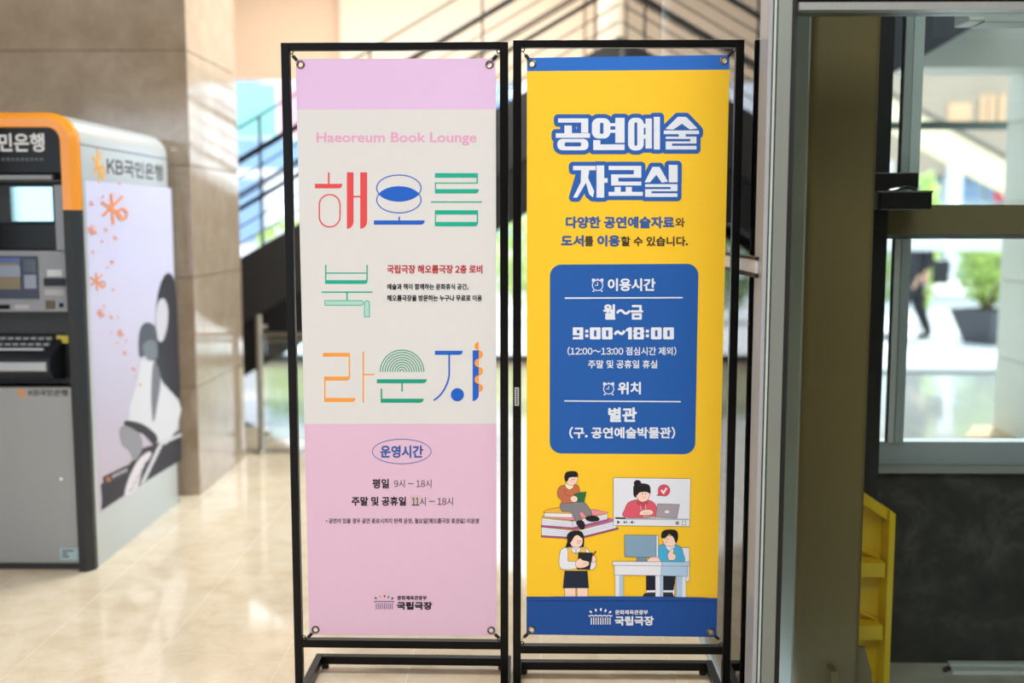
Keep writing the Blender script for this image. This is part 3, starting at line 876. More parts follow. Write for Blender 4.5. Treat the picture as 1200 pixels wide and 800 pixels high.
# header sign
hd = ap(MB().box(IX0, IX1, 4.700, 4.73, 1.752, 1.941), 'header_sign', M_GLOSS)
ap(MB().box(IX0, IX1-.045, 4.690, 4.72, 1.722, 1.742), 'header_ledge', M_MGREY, bevel=.003)
ap(MB().box(IX0, IX1, 4.86, 4.88, 1.40, 1.752), 'recess_back', M_DGREY)
ap(MB().box(IX0, IX1, 4.70, 4.86, 1.712, 1.722), 'recess_top', M_CHAR)
a, b = atY(12, 219, 4.82), atY(63, 259, 4.82)
mr_ = ap(MB().box(a.x-.42, b.x+.006, 4.822, 4.85, b.z-.008, a.z+.008), 'mirror_frame', M_CHAR)
ap(MB().box(a.x, b.x, 4.818, 4.8225, b.z, a.z), 'mirror', metal('mirror_glass', (150, 186, 190), .04), mr_)
ap(MB().box(IX1-.05, IX1, 4.72, 4.86, 1.42, 1.70), 'recess_cheek', M_MGREY)
a = atY(70, 280, 4.80)
ap(MB().box(IX0, IX1-.05, 4.78, 4.86, 1.425, 1.53), 'lower_recess', M_GLOSS)
# control panel
cpn = ap(MB().box(IX0, IX1, 4.74, 4.80, 1.15, 1.418), 'control_panel', M_MGREY, bevel=.004)
def fbox(x0, y0, x1, y1, Y, th=.006, front=True):
    a, b = atY(x0, y0, Y), atY(x1, y1, Y)
    return MB().box(a.x, b.x, Y, Y+th, b.z, a.z)
ap(fbox(-70, 300, 45, 350, 4.732, .012), 'screen_bezel', mat('navy_bezel', (44, 52, 78), .3), cpn)
sc = mat('screen_glow', (86, 92, 100), .2)
ap(fbox(-66, 308, 24, 339, 4.728), 'screen', mat('screen_tan', (118, 106, 74), .15), cpn)
ap(fbox(-66, 302, 24, 308, 4.728), 'screen_bar', mat('screen_blue', (60, 84, 150), .15), cpn)
ap(fbox(-66, 311, 24, 324, 4.726), 'screen_band', mat('screen_grey', (130, 140, 160), .15), cpn)
ap(fbox(28, 304, 43, 319, 4.728), 'screen_tile', mat('screen_dark', (42, 52, 66), .15), cpn)
ap(fbox(28, 322, 43, 338, 4.728), 'screen_tile', mat('screen_grey', (130, 140, 160), .15), cpn)
ap(fbox(51, 326, 76, 335, 4.732, .012), 'card_slot', M_GLOSS, cpn)
ap(fbox(55, 316, 73, 324, 4.735), 'slot_sticker', mat('pale_sticker', (206, 214, 220), .5), cpn)
ap(fbox(52, 339, 75, 346, 4.735), 'slot_label', mat('label_grey', (176, 178, 184), .5), cpn)
ap(fbox(53, 352, 64, 362, 4.735), 'reader', mat('brass_dark', (96, 84, 66), .4, .5), cpn)
ap(fbox(69, 355, 74, 360, 4.735), 'camera_eye', M_GLOSS, cpn)
ap(fbox(-20, 357, 11, 362, 4.735), 'slit', M_GLOSS, cpn)
ap(fbox(17, 357, 35, 362, 4.737), 'slot_label', mat('label_grey', (176, 178, 184), .5), cpn)
# keypad shelf
ap(MB().box(IX0, IX1, 4.82, 4.86, .82, 1.15), 'shelf_back', M_DGREY)
sl = MB()
sl.prism([(4.82, 1.05), (4.76, 1.0), (4.66, .955), (4.645, .935), (4.65, .905), (4.70, .86), (4.82, .845)], IX0+.0, IX1-.075, 'x')
sh_ = ap(sl, 'keypad_shelf', mat('slate_plastic', (38, 42, 52), .3), bevel=.006)
ap(MB().box(IX0, IX1-.085, 4.640, 4.66, .900, .942), 'shelf_lip', mat('silver_lip', (172, 176, 182), .3, .6), sh_, bevel=.005)
ap(MB().box(IX0, IX1-.12, 4.70, 4.715, .985, .995), 'shelf_strip', mat('silver_lip', (172, 176, 182), .3, .6), sh_)
for i in range(7):
    for j in range(2):
        x = IX1-.34+i*.034
        yy, zz = 4.735+j*.03, 1.0+j*.023
        ap(MB().box(x, x+.026, yy, yy+.02, zz, zz+.014), 'key', M_MGREY, sh_, bevel=.002)
ap(fbox(21, 391, 68, 394, 4.815), 'shelf_trim', M_MGREY, sh_)
ap(fbox(66, 393, 80, 402, 4.79), 'yellow_tag', mat('yellow_tag', (214, 200, 70), .5), sh_)
# lower door
ld = ap(MB().box(IX0, IX1, 4.70, 4.74, .032, .822), 'lower_door', mat('silver_door', (156, 158, 160), .36, .35, .03, 5), bevel=.003)
ap(MB().box(IX0, IX1, 4.71, 4.745, 0, .03), 'kick_plate', M_CHAR)
q = atY(72, 561, 4.70)
lk = MB().lathe([(.0, .007), (.009, .006), (.012, 0)], (0, 0, 0), 14)
lk.v = [Vector((q.x+v.x, 4.70-v.z, q.z+v.y)) for v in lk.v]
ap(lk, 'lock', metal('polished_steel', (205, 212, 216), .15), ld)
st_ = ap(fbox(70, 642, 93, 656, 4.697, .004), 'asset_sticker', mat('blue_sticker', (168, 196, 206), .5), ld)
for i, w in enumerate((.05, .022, .03)):
    p = atY(73, 645+i*3.4, 4.697)
    ap(MB().box(p.x, p.x+w, 4.6962, 4.697, p.z-.003, p.z+.003), 'sticker_line', M_DGREY, st_)
# prints on the machine
pa = Print(atm, lambda x, y: Vector((x, 4.6995, -y)), (0, -1, 0))
def star(pr, cx, cy, s, col):
    # spark-shaped bank mark: five strokes and a small b loop
    for a_, b_ in (((-.42, -.24), (.0, .02)), ((.38, -.45), (-.36, .30)), ((-.03, -.55), (.04, .62)), ((.08, .05), (.36, .34))):
        pr.line([(cx+a_[0]*s, cy+a_[1]*s), (cx+b_[0]*s, cy+b_[1]*s)], .10*s, col)
    pr.line([(cx+(.38+.17*math.cos(t*.5))*s, cy+(.22+.2*math.sin(t*.5))*s) for t in range(13)], .09*s, col, True)
a, b = atY(-22, 156, 4.6995), atY(52.5, 178, 4.6995)
pa.text('국민은행', (a.x, -a.z, b.x, -b.z), (226, 230, 236), .0022)
pa.text('KB', (a.x-.17, -a.z+.004, a.x-.03, -b.z-.004), (226, 230, 236), .0022)
star(pa, a.x-.27, -(a.z+b.z)/2, .10, (250, 178, 20))
for i in range(9):
    p = atY(2+i*5.6, 186.5, 4.6995)
    pa.poly(rc(p.x, -p.z-.006, p.x+.014, -p.z+.006), (96, 100, 108))
pa.done('header_lettering')
pa2 = Print(atm, lambda x, y: Vector((x, 4.6995, -y)), (0, -1, 0))
a, b = atY(33.5, 456, 4.70), atY(79.5, 464, 4.70)
pa2.text('KB국민은행', (a.x, -a.z, b.x, -b.z), (52, 50, 52), .0008)
star(pa2, a.x-.035, -(a.z+b.z)/2, .042, (232, 148, 40))
pa2.done('door_lettering')
# side: logo band and poster
ps = Print(atm, lambda x, y: Vector((AX1, x, -y)), (1, 0, 0))
ps.base = .0008
ps.text('KB국민은행', (5.03, -1.838, 5.80, -1.756), (92, 88, 88), .0022)
star(ps, 4.925, -1.797, .135, (250, 178, 40))
ps.done('side_lettering')
pp = Print(atm, lambda x, y: atX(x, y, AX1), (1, 0, 0))
pp.base = .0008
def plane_rect(Y0, Y1, z0, z1): return [(Y0, -z1), (Y1, -z1), (Y1, -z0), (Y0, -z0)]
pq = Print(atm, lambda x, y: Vector((AX1, x, -y)), (1, 0, 0))
def poster_mat():
    m = mat('poster_lilac_print', (222, 222, 250), .4, var=.02)
    nt = m.node_tree
    b_ = nt.nodes['Principled BSDF']
    sp = nt.nodes.new('ShaderNodeSeparateXYZ')
    tc_ = [n for n in nt.nodes if n.bl_idname == 'ShaderNodeTexCoord'][0]
    nt.links.new(tc_.outputs['Object'], sp.inputs[0])
    rp = nt.nodes.new('ShaderNodeValToRGB')
    e_ = rp.color_ramp.elements
    e_[0].position = .1; e_[0].color = (*lin((196, 184, 204)), 1)
    e_[1].position = .75; e_[1].color = (*lin((212, 212, 244)), 1)
    mr2 = nt.nodes.new('ShaderNodeMapRange'); mr2.inputs[1].default_value = .24; mr2.inputs[2].default_value = 1.72
    nt.links.new(sp.outputs[2], mr2.inputs[0]); nt.links.new(mr2.outputs[0], rp.inputs[0])
    nt.links.new(rp.outputs[0], b_.inputs['Base Color'])
    return m
pq.poly(plane_rect(4.772, 5.93, .235, 1.722), poster_mat())
pq.done('poster_sheet')
pp.zoom(90, 300, 2.669)
pp.shape([(78, 760), (74, 715), (100, 690), (160, 655), (205, 600), (255, 585), (325, 540), (327, 637), (210, 707), (76, 795)], (46, 46, 60), False, 0)
pp.shape([(245, 190), (256, 105), (276, 58), (296, 58), (310, 110), (316, 260), (320, 470), (275, 430), (246, 330)], (50, 50, 62), True, 0)
pp.shape([(252, 150), (270, 132), (284, 160), (283, 215), (270, 262), (254, 262), (246, 215)], (206, 204, 216), True, 0)
pp.shape([(192, 270), (198, 228), (214, 208), (238, 214), (250, 240), (252, 300), (248, 330), (215, 312), (196, 316)], (86, 92, 104), True, 0)
pp.shape([(205, 285), (225, 262), (248, 272), (250, 315), (222, 325)], (120, 130, 140), True, 0)
pp.shape([(200, 325), (245, 330), (268, 395), (318, 450), (327, 480), (310, 545), (278, 590), (245, 575), (215, 530), (162, 522), (165, 470), (186, 400)], (220, 220, 230), False, 0)
pp.shape([(240, 330), (262, 380), (250, 470), (238, 520), (232, 430)], (120, 122, 134), True, 0)
pp.shape([(150, 515), (205, 525), (250, 562), (242, 592), (205, 556), (158, 542)], (52, 52, 62), True, 0)
pp.shape([(132, 545), (150, 530), (195, 555), (205, 600), (180, 640), (162, 610), (140, 590)], (150, 150, 162), True, 0)
pp.shape([(150, 748), (160, 700), (190, 640), (222, 612), (232, 622), (206, 665), (186, 728)], (226, 220, 230), True, 0)
pp.shape([(196, 714), (250, 600), (264, 578), (327, 553), (327, 562), (268, 590), (214, 703)], (212, 212, 222), False, 0)
for i in range(5):
    pp.line([(163+i*11, 735-i*20), (178+i*11, 722-i*21)], 2.4, (120, 112, 126))
pp.shape([(80, 690), (160, 652), (160, 682), (82, 716)], (66, 64, 74), False, 0)
pp.done('poster_picture')
pl_ = Print(atm, lambda x, y: atX(x, y, AX1), (1, 0, 0)); pl_.base = .0022
pl_.zoom(90, 300, 2.669)
star(pl_, 96, 697, 17, (240, 150, 60))
for i in range(6):
    x = 110+i*8; y = 690-i*3.7
    pl_.poly([(x, y-6), (x+5, y-8.5), (x+5, y+1.5), (x, y+4)], (205, 200, 208))
OR = (240, 150, 92)
for x, y, s in ((60, 78, 48), (70, 178, 26), (105, 190, 13), (133, 240, 22), (148, 302, 13), (175, 352, 12), (197, 402, 7), (108, 18, 9), (112, 105, 8), (95, 36, 5), (83, 156, 7), (127, 190, 6), (105, 240, 5), (125, 272, 6), (152, 265, 6), (183, 376, 5)):
    if s >= 12: star(pl_, x, y, s, OR)
    else: pl_.poly(ell(x, y, s*.45, s*.5, 8), OR)
pl_.zoom(90, 160, 4.446)
for x, y, s in ((182, 372, 138), (72, 486, 48), (70, 346, 26), (146, 485, 24), (195, 527, 26), (127, 545, 12), (77, 600, 18), (178, 652, 20), (133, 311, 13), (155, 680, 10), (218, 246, 12)):
    if s >= 18: star(pl_, x, y, s, OR)
    else: pl_.poly(ell(x, y, s*.45, s*.5, 8), OR)
pl_.done('poster_sparks')

# ================================================================== BANNER STANDS
def stand(loc, rz, label):
    e = empty('banner_stand', (loc[0], loc[1], 0), rz)
    tag(e, label, 'banner stand', 'black banner stands')
    W, T, ZT, ZB = .34, .0125, 2.075, .200
    for s in (-1, 1):
        MB().box(s*W-(.0245 if s > 0 else 0), s*W+(.0245 if s < 0 else 0), -T, T, .018, ZT).build('post', M_BLACK, e, bevel=.0012)
    MB().box(-W+.0245, W-.0245, -T, T, ZT-.022, ZT).build('top_rail', M_BLACK, e, bevel=.0012)
    MB().box(-W+.0245, W-.0245, -T, T, ZB, ZB+.025).build('bottom_rail', M_BLACK, e, bevel=.0012)
    for s in (-1, 1):
        x0, x1 = sorted((s*W, s*(W-.0245)))
        MB().box(x0, x1, T, .318, .018, .046).build('side_foot', M_BLACK, e, bevel=.0012)
        MB().box(x0, x1, -.26, -T, .018, .046).build('side_foot', M_BLACK, e, bevel=.0012)
        MB().lathe([(.0, .0185), (.013, .0185), (.014, .004), (.012, 0), (0, 0)], (s*(W-.032), .306, 0), 12).build('rubber_foot', mat('black_rubber', (22, 23, 25), .6), e)
        MB().lathe([(.0, .0185), (.013, .0185), (.014, .004), (.012, 0), (0, 0)], (s*(W-.032), -.248, 0), 12).build('rubber_foot', mat('black_rubber', (22, 23, 25), .6), e)
        for zc, sz in ((ZT-.022, -1), (ZB+.025, 1)):
            MB().torus((s*(W-.0245-.004), 0, zc+sz*.004), .0055, .0018, (0, 1, 0), 12, 6).build('eye_hook', metal('dark_steel', (60, 58, 58), .4), e)
    MB().box(-W+.0245, W-.0245, .290, .318, .018, .046).build('rear_foot', M_BLACK, e, bevel=.0012)
    MB().box(-W+.0245, W-.0245, -.26, -.232, .018, .046).build('front_foot', M_BLACK, e, bevel=.0012)
    return e
SL = stand((-.398, 3.34), R(-.8), 'black metal banner stand holding the pink and white banner')
SR = stand((.297, 3.305), 0, 'black metal banner stand holding the yellow banner')
# small maker's sticker on the left post of the yellow banner's stand
pst = Print(SR, lambda x, y: hit(x, y, (SR.location.x, SR.location.y-.0125, 0), (0, 1, 0)), (0, -1, 0))
pst.poly(rc(603.0, 453.8, 608.2, 475.2), (178, 180, 186))
for i in range(7): pst.poly(rc(604.6, 455.6+i*2.7, 606.8, 457.2+i*2.7), (40, 40, 44))
pst.done('post_sticker', 'small grey maker sticker')

def banner(S, corners, zones, label):
    """zones: list of (y-left, y-right, colour) band bottoms from the top, last one ends at the hem"""
    rz = S.rotation_euler.z
    n = Vector((-math.sin(rz), math.cos(rz), 0))
    p0 = Vector(S.location)-n*.004
    fn = lambda x, y: hit(x, y, p0, n)
    bl, br = fn(*corners[2]), fn(*corners[3])
    e = empty('banner', tuple((bl+br)/2), rz)
    tag(e, label, 'banner')
    inv = (Matrix.Translation(e.location) @ Matrix.Rotation(rz, 4, 'Z')).inverted()
    TL, TR, BL, BR = corners
    def lx(y): return TL[0]+(BL[0]-TL[0])*(y-TL[1])/(BL[1]-TL[1])
    def rx(y): return TR[0]+(BR[0]-TR[0])*(y-TR[1])/(BR[1]-TR[1])
    mb = MB(); mats = []
    yl, yr = TL[1], TR[1]
    gro = zones['gro']
    for bl_, br_, col in zones['bands']:
        quad = [(lx(yl), yl), (rx(yr), yr), (rx(br_), br_), (lx(bl_), bl_)]
        holes = [[(cx+2.6*math.cos(t*math.pi/7), cy+2.6*math.sin(t*math.pi/7)) for t in range(14)][::-1]
                 for cx, cy in gro if yl < cy < bl_]
        loops_ = [quad]+holes
        tri = tessellate_polygon([[Vector((p[0], p[1], 0)) for p in L] for L in loops_])
        flat = [p for L in loops_ for p in L]
        if col not in mats: mats.append(col)
        i = mats.index(col)
        for off in (0, .0008):
            mb.add([inv @ (fn(*p)+n*off) for p in flat], [t if off == 0 else t[::-1] for t in tri], i)
        yl, yr = bl_, br_
    cl = mb.build('cloth', [mat('vinyl_%d_%d_%d' % c, c, .6, var=.015, scale=40, spec=.25, bump=.02) for c in mats], e, clean=False)
    me = cl.data; me.update()
    for (cx, cy), (fx, fy) in zip(gro, zones['eye']):
        c = inv @ fn(cx, cy)
        MB().torus(c, .0098, .0032, (0, 1, 0), 20, 8).build('grommet', metal('gunmetal', (120, 114, 110), .3), e)
        q = inv @ fn(fx, fy)
        d = (q-c).normalized(); L = (q-c).length
        a_ = c+d*.010+Vector((0, -.004, 0))
        hk = MB().tube([a_, c+d*(L*.45)+Vector((0, -.004, 0))], .0016, 6).tube([c+d*(L*.72), q], .0014, 6).build('hook_wire', metal('gunmetal', (120, 114, 110), .3), e)
        MB().tube([c+d*(L*.40)+Vector((0, -.004, 0)), c+d*(L*.76)+Vector((0, -.003, 0))], .0052, 10).build('hook_sleeve', mat('black_rubber', (22, 23, 25), .6), hk)
    return e, Print(e, fn, -n)

# ---------------- left banner
LB, P1 = banner(SL, [(346.3, 68.8), (581, 68.6), (362.6, 743.6), (582, 744.6)],
    {'bands': [(128.2, 128.0, (228, 196, 238)), (496.6, 496.2, (222, 223, 226)), (743.6, 744.6, (226, 192, 220))],
     'gro': [(352.4, 75.8), (573.8, 75.8), (369.8, 737.6), (575.6, 738.4)],
     'eye': [(340.8, 62.4), (584.2, 62.0), (358.8, 748.5), (587.5, 749)]},
    'pink and white banner with colourful lettering for a book lounge')
RED, BLU, TEA, ORG = (226, 78, 84), (26, 98, 208), (18, 176, 152), (246, 162, 72)
P1.zoom(330, 40, 3.2)
P1.text('Haeoreum Book Lounge', (131, 368, 731, 417), (232, 168, 208), 1.0)
P1.done('english_title')
def barcut(pr, x0, y0, x1, y1, col, cut=8):
    h = y1-y0
    pr.poly([(x0, y0), (x1, y0), (x1-.15*cut, y0+h*.45), (x1-cut*.6, y0+h*.85), (x1-cut*1.5, y1), (x0, y1)], col)
def vbar(pr, x0, x1, y0, y1, col):
    r_ = x1-x0
    pr.poly([(x0, y0), (x1, y0)]+[(x0+r_*math.cos(t), y1-r_*1.1+r_*1.1*math.sin(t)) for t in (0, .3, .6, .9, 1.2, 1.5708)], col)
# hae
P1.poly(rc(174, 518, 180, 561), RED)
barcut(P1, 125, 561, 228, 578, RED)
P1.line(rrc(141.5, 601.5, 219, 722.5, 38, 8), 5, RED, True)
vbar(P1, 245, 270, 518, 730, RED); vbar(P1, 295, 321, 518, 730, RED)
P1.poly(rc(270, 606, 295, 612), RED)
# o
e1, e2 = ell(440, 577, 83, 49, 48), ell(440, 621, 83, 49, 48)
P1.line(e1, 4, BLU, True); P1.line(e2, 4, BLU, True)
yc = 599; lens = []
xi = 83*math.sqrt(1-(22/49)**2)
for i in range(25):
    x = -xi+2*xi*i/24
    lens.append((440+x, 621-49*math.sqrt(max(0, 1-(x/83)**2))))
for i in range(1, 24):
    x = xi-2*xi*i/24
    lens.append((440+x, 577+49*math.sqrt(max(0, 1-(x/83)**2))))
P1.poly(lens, BLU)
P1.poly(rc(438.5, 684, 444, 698), BLU)
barcut(P1, 346, 698, 537, 714, BLU, 10)
# reum
P1.poly(rc(575, 521, 736, 538), TEA); P1.poly(rc(731, 538, 736, 560), TEA)
P1.poly(rc(575, 556, 731, 560), TEA); P1.poly(rc(575, 560, 579, 581), TEA)
barcut(P1, 575, 581, 740, 597, TEA)
P1.poly(rc(560, 627, 751, 631.5), TEA)
P1.poly(rc(575, 660, 737, 676), TEA); P1.poly(rc(575, 676, 579, 704), TEA); P1.poly(rc(732, 676, 737, 704), TEA)
barcut(P1, 575, 704, 737, 720, TEA)
P1.done('title_first_line')
P1.zoom(340, 280, 3.637)
# buk
P1.poly(rc(149, 110, 155, 175), TEA); P1.poly(rc(325, 110, 331, 175), TEA)
P1.poly(rc(155, 142.5, 325, 147.5), TEA); barcut(P1, 149, 175, 331, 191, TEA)
P1.poly(rc(134, 223, 351, 229), TEA); P1.poly(rc(240, 229, 246, 262), TEA)
hp = [(148, 262), (302, 262)]+arc(302, 272, 10, -80, 90, 6)+[(148, 282)]
P1.poly(hp, (172, 220, 212)); P1.line(hp, 3.2, TEA, True)
vp_ = [(317, 331), (317, 273)]+arc(327.5, 273, 10.5, 180, 360, 8)+[(338, 331)]
P1.poly(vp_, (172, 220, 212)); P1.line(vp_, 3.2, TEA, True)
P1.done('title_second_line')
# ra
P1.poly(rc(140, 485, 255, 501), ORG); P1.poly(rc(249.5, 501, 255.5, 588), ORG); barcut(P1, 145, 586, 255, 603, ORG)
P1.poly(rc(145, 603, 151, 677), ORG); barcut(P1, 145, 677, 279, 694, ORG, 10)
P1.poly(rc(309, 480, 315, 697), ORG); P1.poly(rc(315, 574.5, 358, 580), ORG)
# un
TE2 = (20, 160, 132)
for i in range(9):
    rr_ = 93-i*10.4
    P1.line([(477+rr_*math.cos(math.pi*(1+k/28)), 566+rr_*math.sin(math.pi*(1+k/28))) for k in range(29)], 4.2, TE2)
barcut(P1, 370, 597, 583, 614, TE2, 12); P1.poly(rc(474, 614, 480, 650), TE2)
P1.poly(rc(386, 637, 392.5, 680), TE2); barcut(P1, 386, 680, 570, 697, TE2, 12)
# ji
barcut(P1, 617, 476, 736, 493, BLU, 10)
cv = [(678, 493), (678, 540), (678, 580), (672, 608), (660, 636), (644, 660), (628, 676), (612, 687)]
P1.line(cv, 7, BLU)
P1.poly(ell(713, 663, 28, 28, 32), BLU)
vbar(P1, 778, 804, 474, 690, BLU)
for y in (492, 563, 634): P1.poly([(804+18*math.cos(t*math.pi/12-math.pi/2), y+18*math.sin(t*math.pi/12-math.pi/2)) for t in range(13)], ORG)
for y in (456, 527.5, 598.5): P1.poly([(804-18*math.cos(t*math.pi/12-math.pi/2), y+18*math.sin(t*math.pi/12-math.pi/2)) for t in range(13)], ORG)
P1.done('title_third_line')
P1.text('국립극장 해오름극장 2층 로비', (413, 110, 820, 147), (186, 48, 56), 1.3)
DK = (32, 34, 48)
P1.text('예술과 책이 함께하는 문화휴식 공간,', (413, 190, 760, 217), DK, .9)
P1.text('해오름극장을 방문하는 누구나 무료로 이용', (413, 238, 818, 265), DK, .9)
P1.done('lounge_lettering')
P1.zoom(340, 480, 2.5)
P1.line(ell(327, 122, 86, 36, 48), 2.2, (60, 104, 176), True)
P1.text('운영시간', (264, 104, 390, 141), (48, 92, 172), 1.3)
P1.text('평일', (241, 202, 290, 230), (40, 38, 44), .9)
P1.text('9시 - 18시', (305, 204, 414, 228), (58, 54, 62))
P1.text('주말 및 공휴일', (180, 254, 340, 281), (40, 38, 44), .9)
P1.poly(rc(354, 251, 380, 282), (212, 186, 194))
P1.text('11', (357, 257, 378, 280), (58, 54, 62), .5)
P1.text('시 - 18시', (380, 256, 477, 280), (58, 54, 62))
P1.text('• 공연이 있을 경우 공연 종료시까지 탄력 운영, 월요일(해오름극장 휴관일) 미운영', (105, 317, 553, 333), (84, 74, 92), .25)
P1.done('opening_hours_lettering')
def emblem(pr, x0, y0, sx, sy, cols, ccol, tc):
    # curtain-like row of petals over a colonnade
    for (px_, py_, a_), c in zip(((.10, .20, -40), (.31, .10, -12), (.52, .06, 5), (.71, .13, 25), (.90, .22, 48)), cols):
        ca, sa = math.cos(R(a_)), math.sin(R(a_))
        pr.poly([(x0+sx*px_+(u*.045*ca-v*.068*sa)*sx*.9, y0+sy*py_+(u*.045*sa+v*.068*ca)*sx*.9) for u, v in ((-.9, -1), (.6, -1.1), (1.1, 0), (.5, 1), (-.4, 1), (-1, .2))], c)
    pr.line([(x0+sx*t/16, y0+sy*(.44+.035*math.sin(t*2.2))) for t in range(17)], sy*.07, ccol)
    for i in range(9):
        x = x0+sx*(.10+.098*i)
        pr.poly(rc(x, y0+sy*.56, x+sx*.042, y0+sy), ccol)
P1.zoom(325, 690, 4.07)
emblem(P1, 460, 30, 98, 66, ((52, 44, 120), (238, 158, 96), (172, 40, 62), (62, 134, 92), (40, 48, 112)), (112, 104, 138), None)
P1.text('문화체육관광부', (572, 31, 713, 52), (56, 46, 62), .7)
P1.text('국립극장', (570, 60, 739, 98), (34, 30, 38), 1.9)
P1.done('theatre_logo')

# ---------------- right banner
BL2, YEL, WH = (30, 92, 176), (252, 204, 48), (228, 236, 250)
BLD = (28, 78, 156)
RB, P2 = banner(SR, [(617.5, 67.7), (855.2, 64.2), (617.0, 743.2), (839.6, 746.2)],
    {'bands': [(83.4, 81.6, (44, 112, 208)), (698.8, 700.6, YEL), (743.2, 746.2, BLD)],
     'gro': [(623.6, 74.8), (848.2, 71.2), (623.0, 737.6), (832.6, 740.2)],
     'eye': [(613.2, 61.2), (860.6, 57.2), (611.4, 748.5), (845.0, 750.5)]},
    'yellow banner with blue title, hours panel and cartoon readers')
P2.zoom(640, 120, 4.442)
title = [rc(62, 83, 219, 105), rc(182, 105, 219, 158), rc(95, 120, 134, 160), rc(50, 160, 228, 184),
    rc(330, 108, 362, 124), rc(330, 142, 362, 158), rc(360, 80, 408, 210), rc(245, 196, 282, 218), rc(245, 218, 408, 248),
    rc(500, 112, 520, 132), rc(500, 168, 520, 188), rc(517, 84, 550, 240), rc(560, 75, 592, 245),
    [(685, 75), (728, 75), (706, 112), (660, 142), (620, 138)], [(685, 75), (728, 75), (788, 136), (748, 141), (704, 110)],
    rc(612, 146, 795, 165), rc(690, 165, 726, 180), rc(622, 178, 782, 190), rc(750, 190, 782, 203), rc(622, 203, 782, 214), rc(622, 214, 655, 226), rc(622, 226, 782, 245),
    rc(140, 330, 258, 353), [(182, 353), (224, 353), (218, 398), (162, 495), (140, 495), (180, 415)], [(204, 408), (218, 392), (250, 462), (243, 494), (224, 478)], rc(262, 328, 302, 495), rc(302, 394, 320, 418),
    rc(325, 330, 495, 352), rc(456, 352, 495, 374), rc(338, 374, 495, 392), rc(338, 392, 376, 412), rc(338, 412, 495, 432), rc(356, 440, 388, 465), rc(414, 440, 446, 465), rc(325, 465, 503, 486),
    [(553, 335), (590, 335), (572, 378), (540, 416), (512, 416)], [(553, 335), (590, 335), (634, 412), (602, 418), (570, 372)], rc(638, 325, 684, 416),
    rc(515, 425, 683, 440), rc(648, 440, 683, 451), rc(515, 451, 683, 462), rc(515, 462, 548, 473), rc(515, 473, 683, 492)]
rings = [((58, 190, 220, 249), (96, 208, 182, 229), 26), ((238, 82, 334, 188), (280, 106, 298, 164), 34), ((426, 80, 508, 250), (459, 104, 474, 226), 34)]
TB = (36, 96, 182)
for p in title: P2.poly(grow(p, 22), TB)
for o_, i_, r_ in rings: P2.poly(grow(rrc(*o_, r_), 22), TB)
for p in title: P2.poly(p, WH)
for o_, i_, r_ in rings:
    A = rrc(*o_, r_, 7)
    B_ = rrc(*i_, min(7, (i_[2]-i_[0])/2-.5), 7)
    n_ = len(A)
    P2.raw(A+B_, [(i, (i+1) % n_, (i+1) % n_+n_, i+n_) for i in range(n_)], WH)
P2.done('main_title')
P2.text('다양한 공연예술자료', (102, 593, 668, 656), (52, 92, 160), 3.0)
P2.text('와', (672, 600, 722, 650), (44, 46, 52), 1.2)
P2.text('도서', (77, 690, 196, 750), (52, 92, 160), 3.0)
P2.text('를', (200, 696, 246, 748), (44, 46, 52), 1.2)
P2.text('이용', (266, 690, 385, 750), (52, 92, 160), 3.0)
P2.text('할 수 있습니다.', (389, 696, 738, 748), (44, 46, 52), 1.4)
P2.done('subtitle_lettering')
P2.zoom(600, 300, 3.332)
P2.poly([(148+45-45*math.cos(t), 33+45-45*math.sin(t)) for t in [i*math.pi/16 for i in range(9)]]
        + [(728-45+45*math.sin(t), 30+45-45*math.cos(t)) for t in [i*math.pi/16 for i in range(9)]]
        + [(716-45+45*math.cos(t), 773-45+45*math.sin(t)) for t in [i*math.pi/16 for i in range(9)]]
        + [(147+45-45*math.sin(t), 770-45+45*math.cos(t)) for t in [i*math.pi/16 for i in range(9)]], BL2)
P2.done('hours_panel', 'rounded blue hours panel')
P2.base = .0006
def clock(pr, cx, cy, s):
    pr.line(ell(cx, cy, 39*s, 39*s, 28), 6*s, WH, True)
    pr.line([(cx, cy-24*s), (cx, cy), (cx-20*s, cy)], 5*s, WH)
    for d in (-1, 1):
        pr.poly([(cx+d*42*s, cy-52*s), (cx+d*17*s, cy-46*s), (cx+d*14*s, cy-40*s), (cx+d*26*s, cy-36*s), (cx+d*42*s, cy-22*s)], WH)
        pr.poly(ell(cx+d*31*s, cy+43*s, 7*s, 6*s, 10), WH)
    pr.poly(rc(cx-6*s, cy-50*s, cx+6*s, cy-42*s), WH)
P2.zoom(660, 315, 6.4)
clock(P2, 258, 123, 1)
P2.text('이용시간', (334, 70, 692, 166), WH, 3.4)
P2.poly([(12, 213), (896, 210), (896, 220), (12, 224)], WH)
P2.text('월~금', (300, 264, 600, 380), WH, 4.6)
P2.text('(12:00~13:00 점심시간 제외)', (32, 583, 848, 648), WH, 1.2)
P2.text('주말 및 공휴일 휴실', (186, 682, 706, 745), WH, 1.4)
P2.done('hours_lettering')
def zero(x):
    o_, i_ = rrc(x, 438, x+80, 528, 9), rrc(x+31, 460, x+49, 507, 3)
    n_ = len(o_)
    P2.raw(o_+i_, [(i, (i+1) % n_, (i+1) % n_+n_, i+n_) for i in range(n_)], WH)
for x in (200, 290, 658, 750): zero(x)
for x in (165, 620):
    P2.poly(rc(x, 455, x+23, 477), WH); P2.poly(rc(x, 490, x+23, 512), WH)
for p in (rc(72, 438, 150, 458), rc(72, 458, 102, 482), rc(122, 458, 150, 510), rc(72, 482, 122, 497), rc(72, 510, 150, 528)): P2.poly(p, WH)
P2.line([(386, 492), (398, 474), (412, 470), (426, 482), (440, 486), (450, 478), (460, 462)], 20, WH)
P2.poly([(470, 452), (492, 438), (515, 438), (515, 528), (487, 528), (487, 466), (470, 468)], WH)
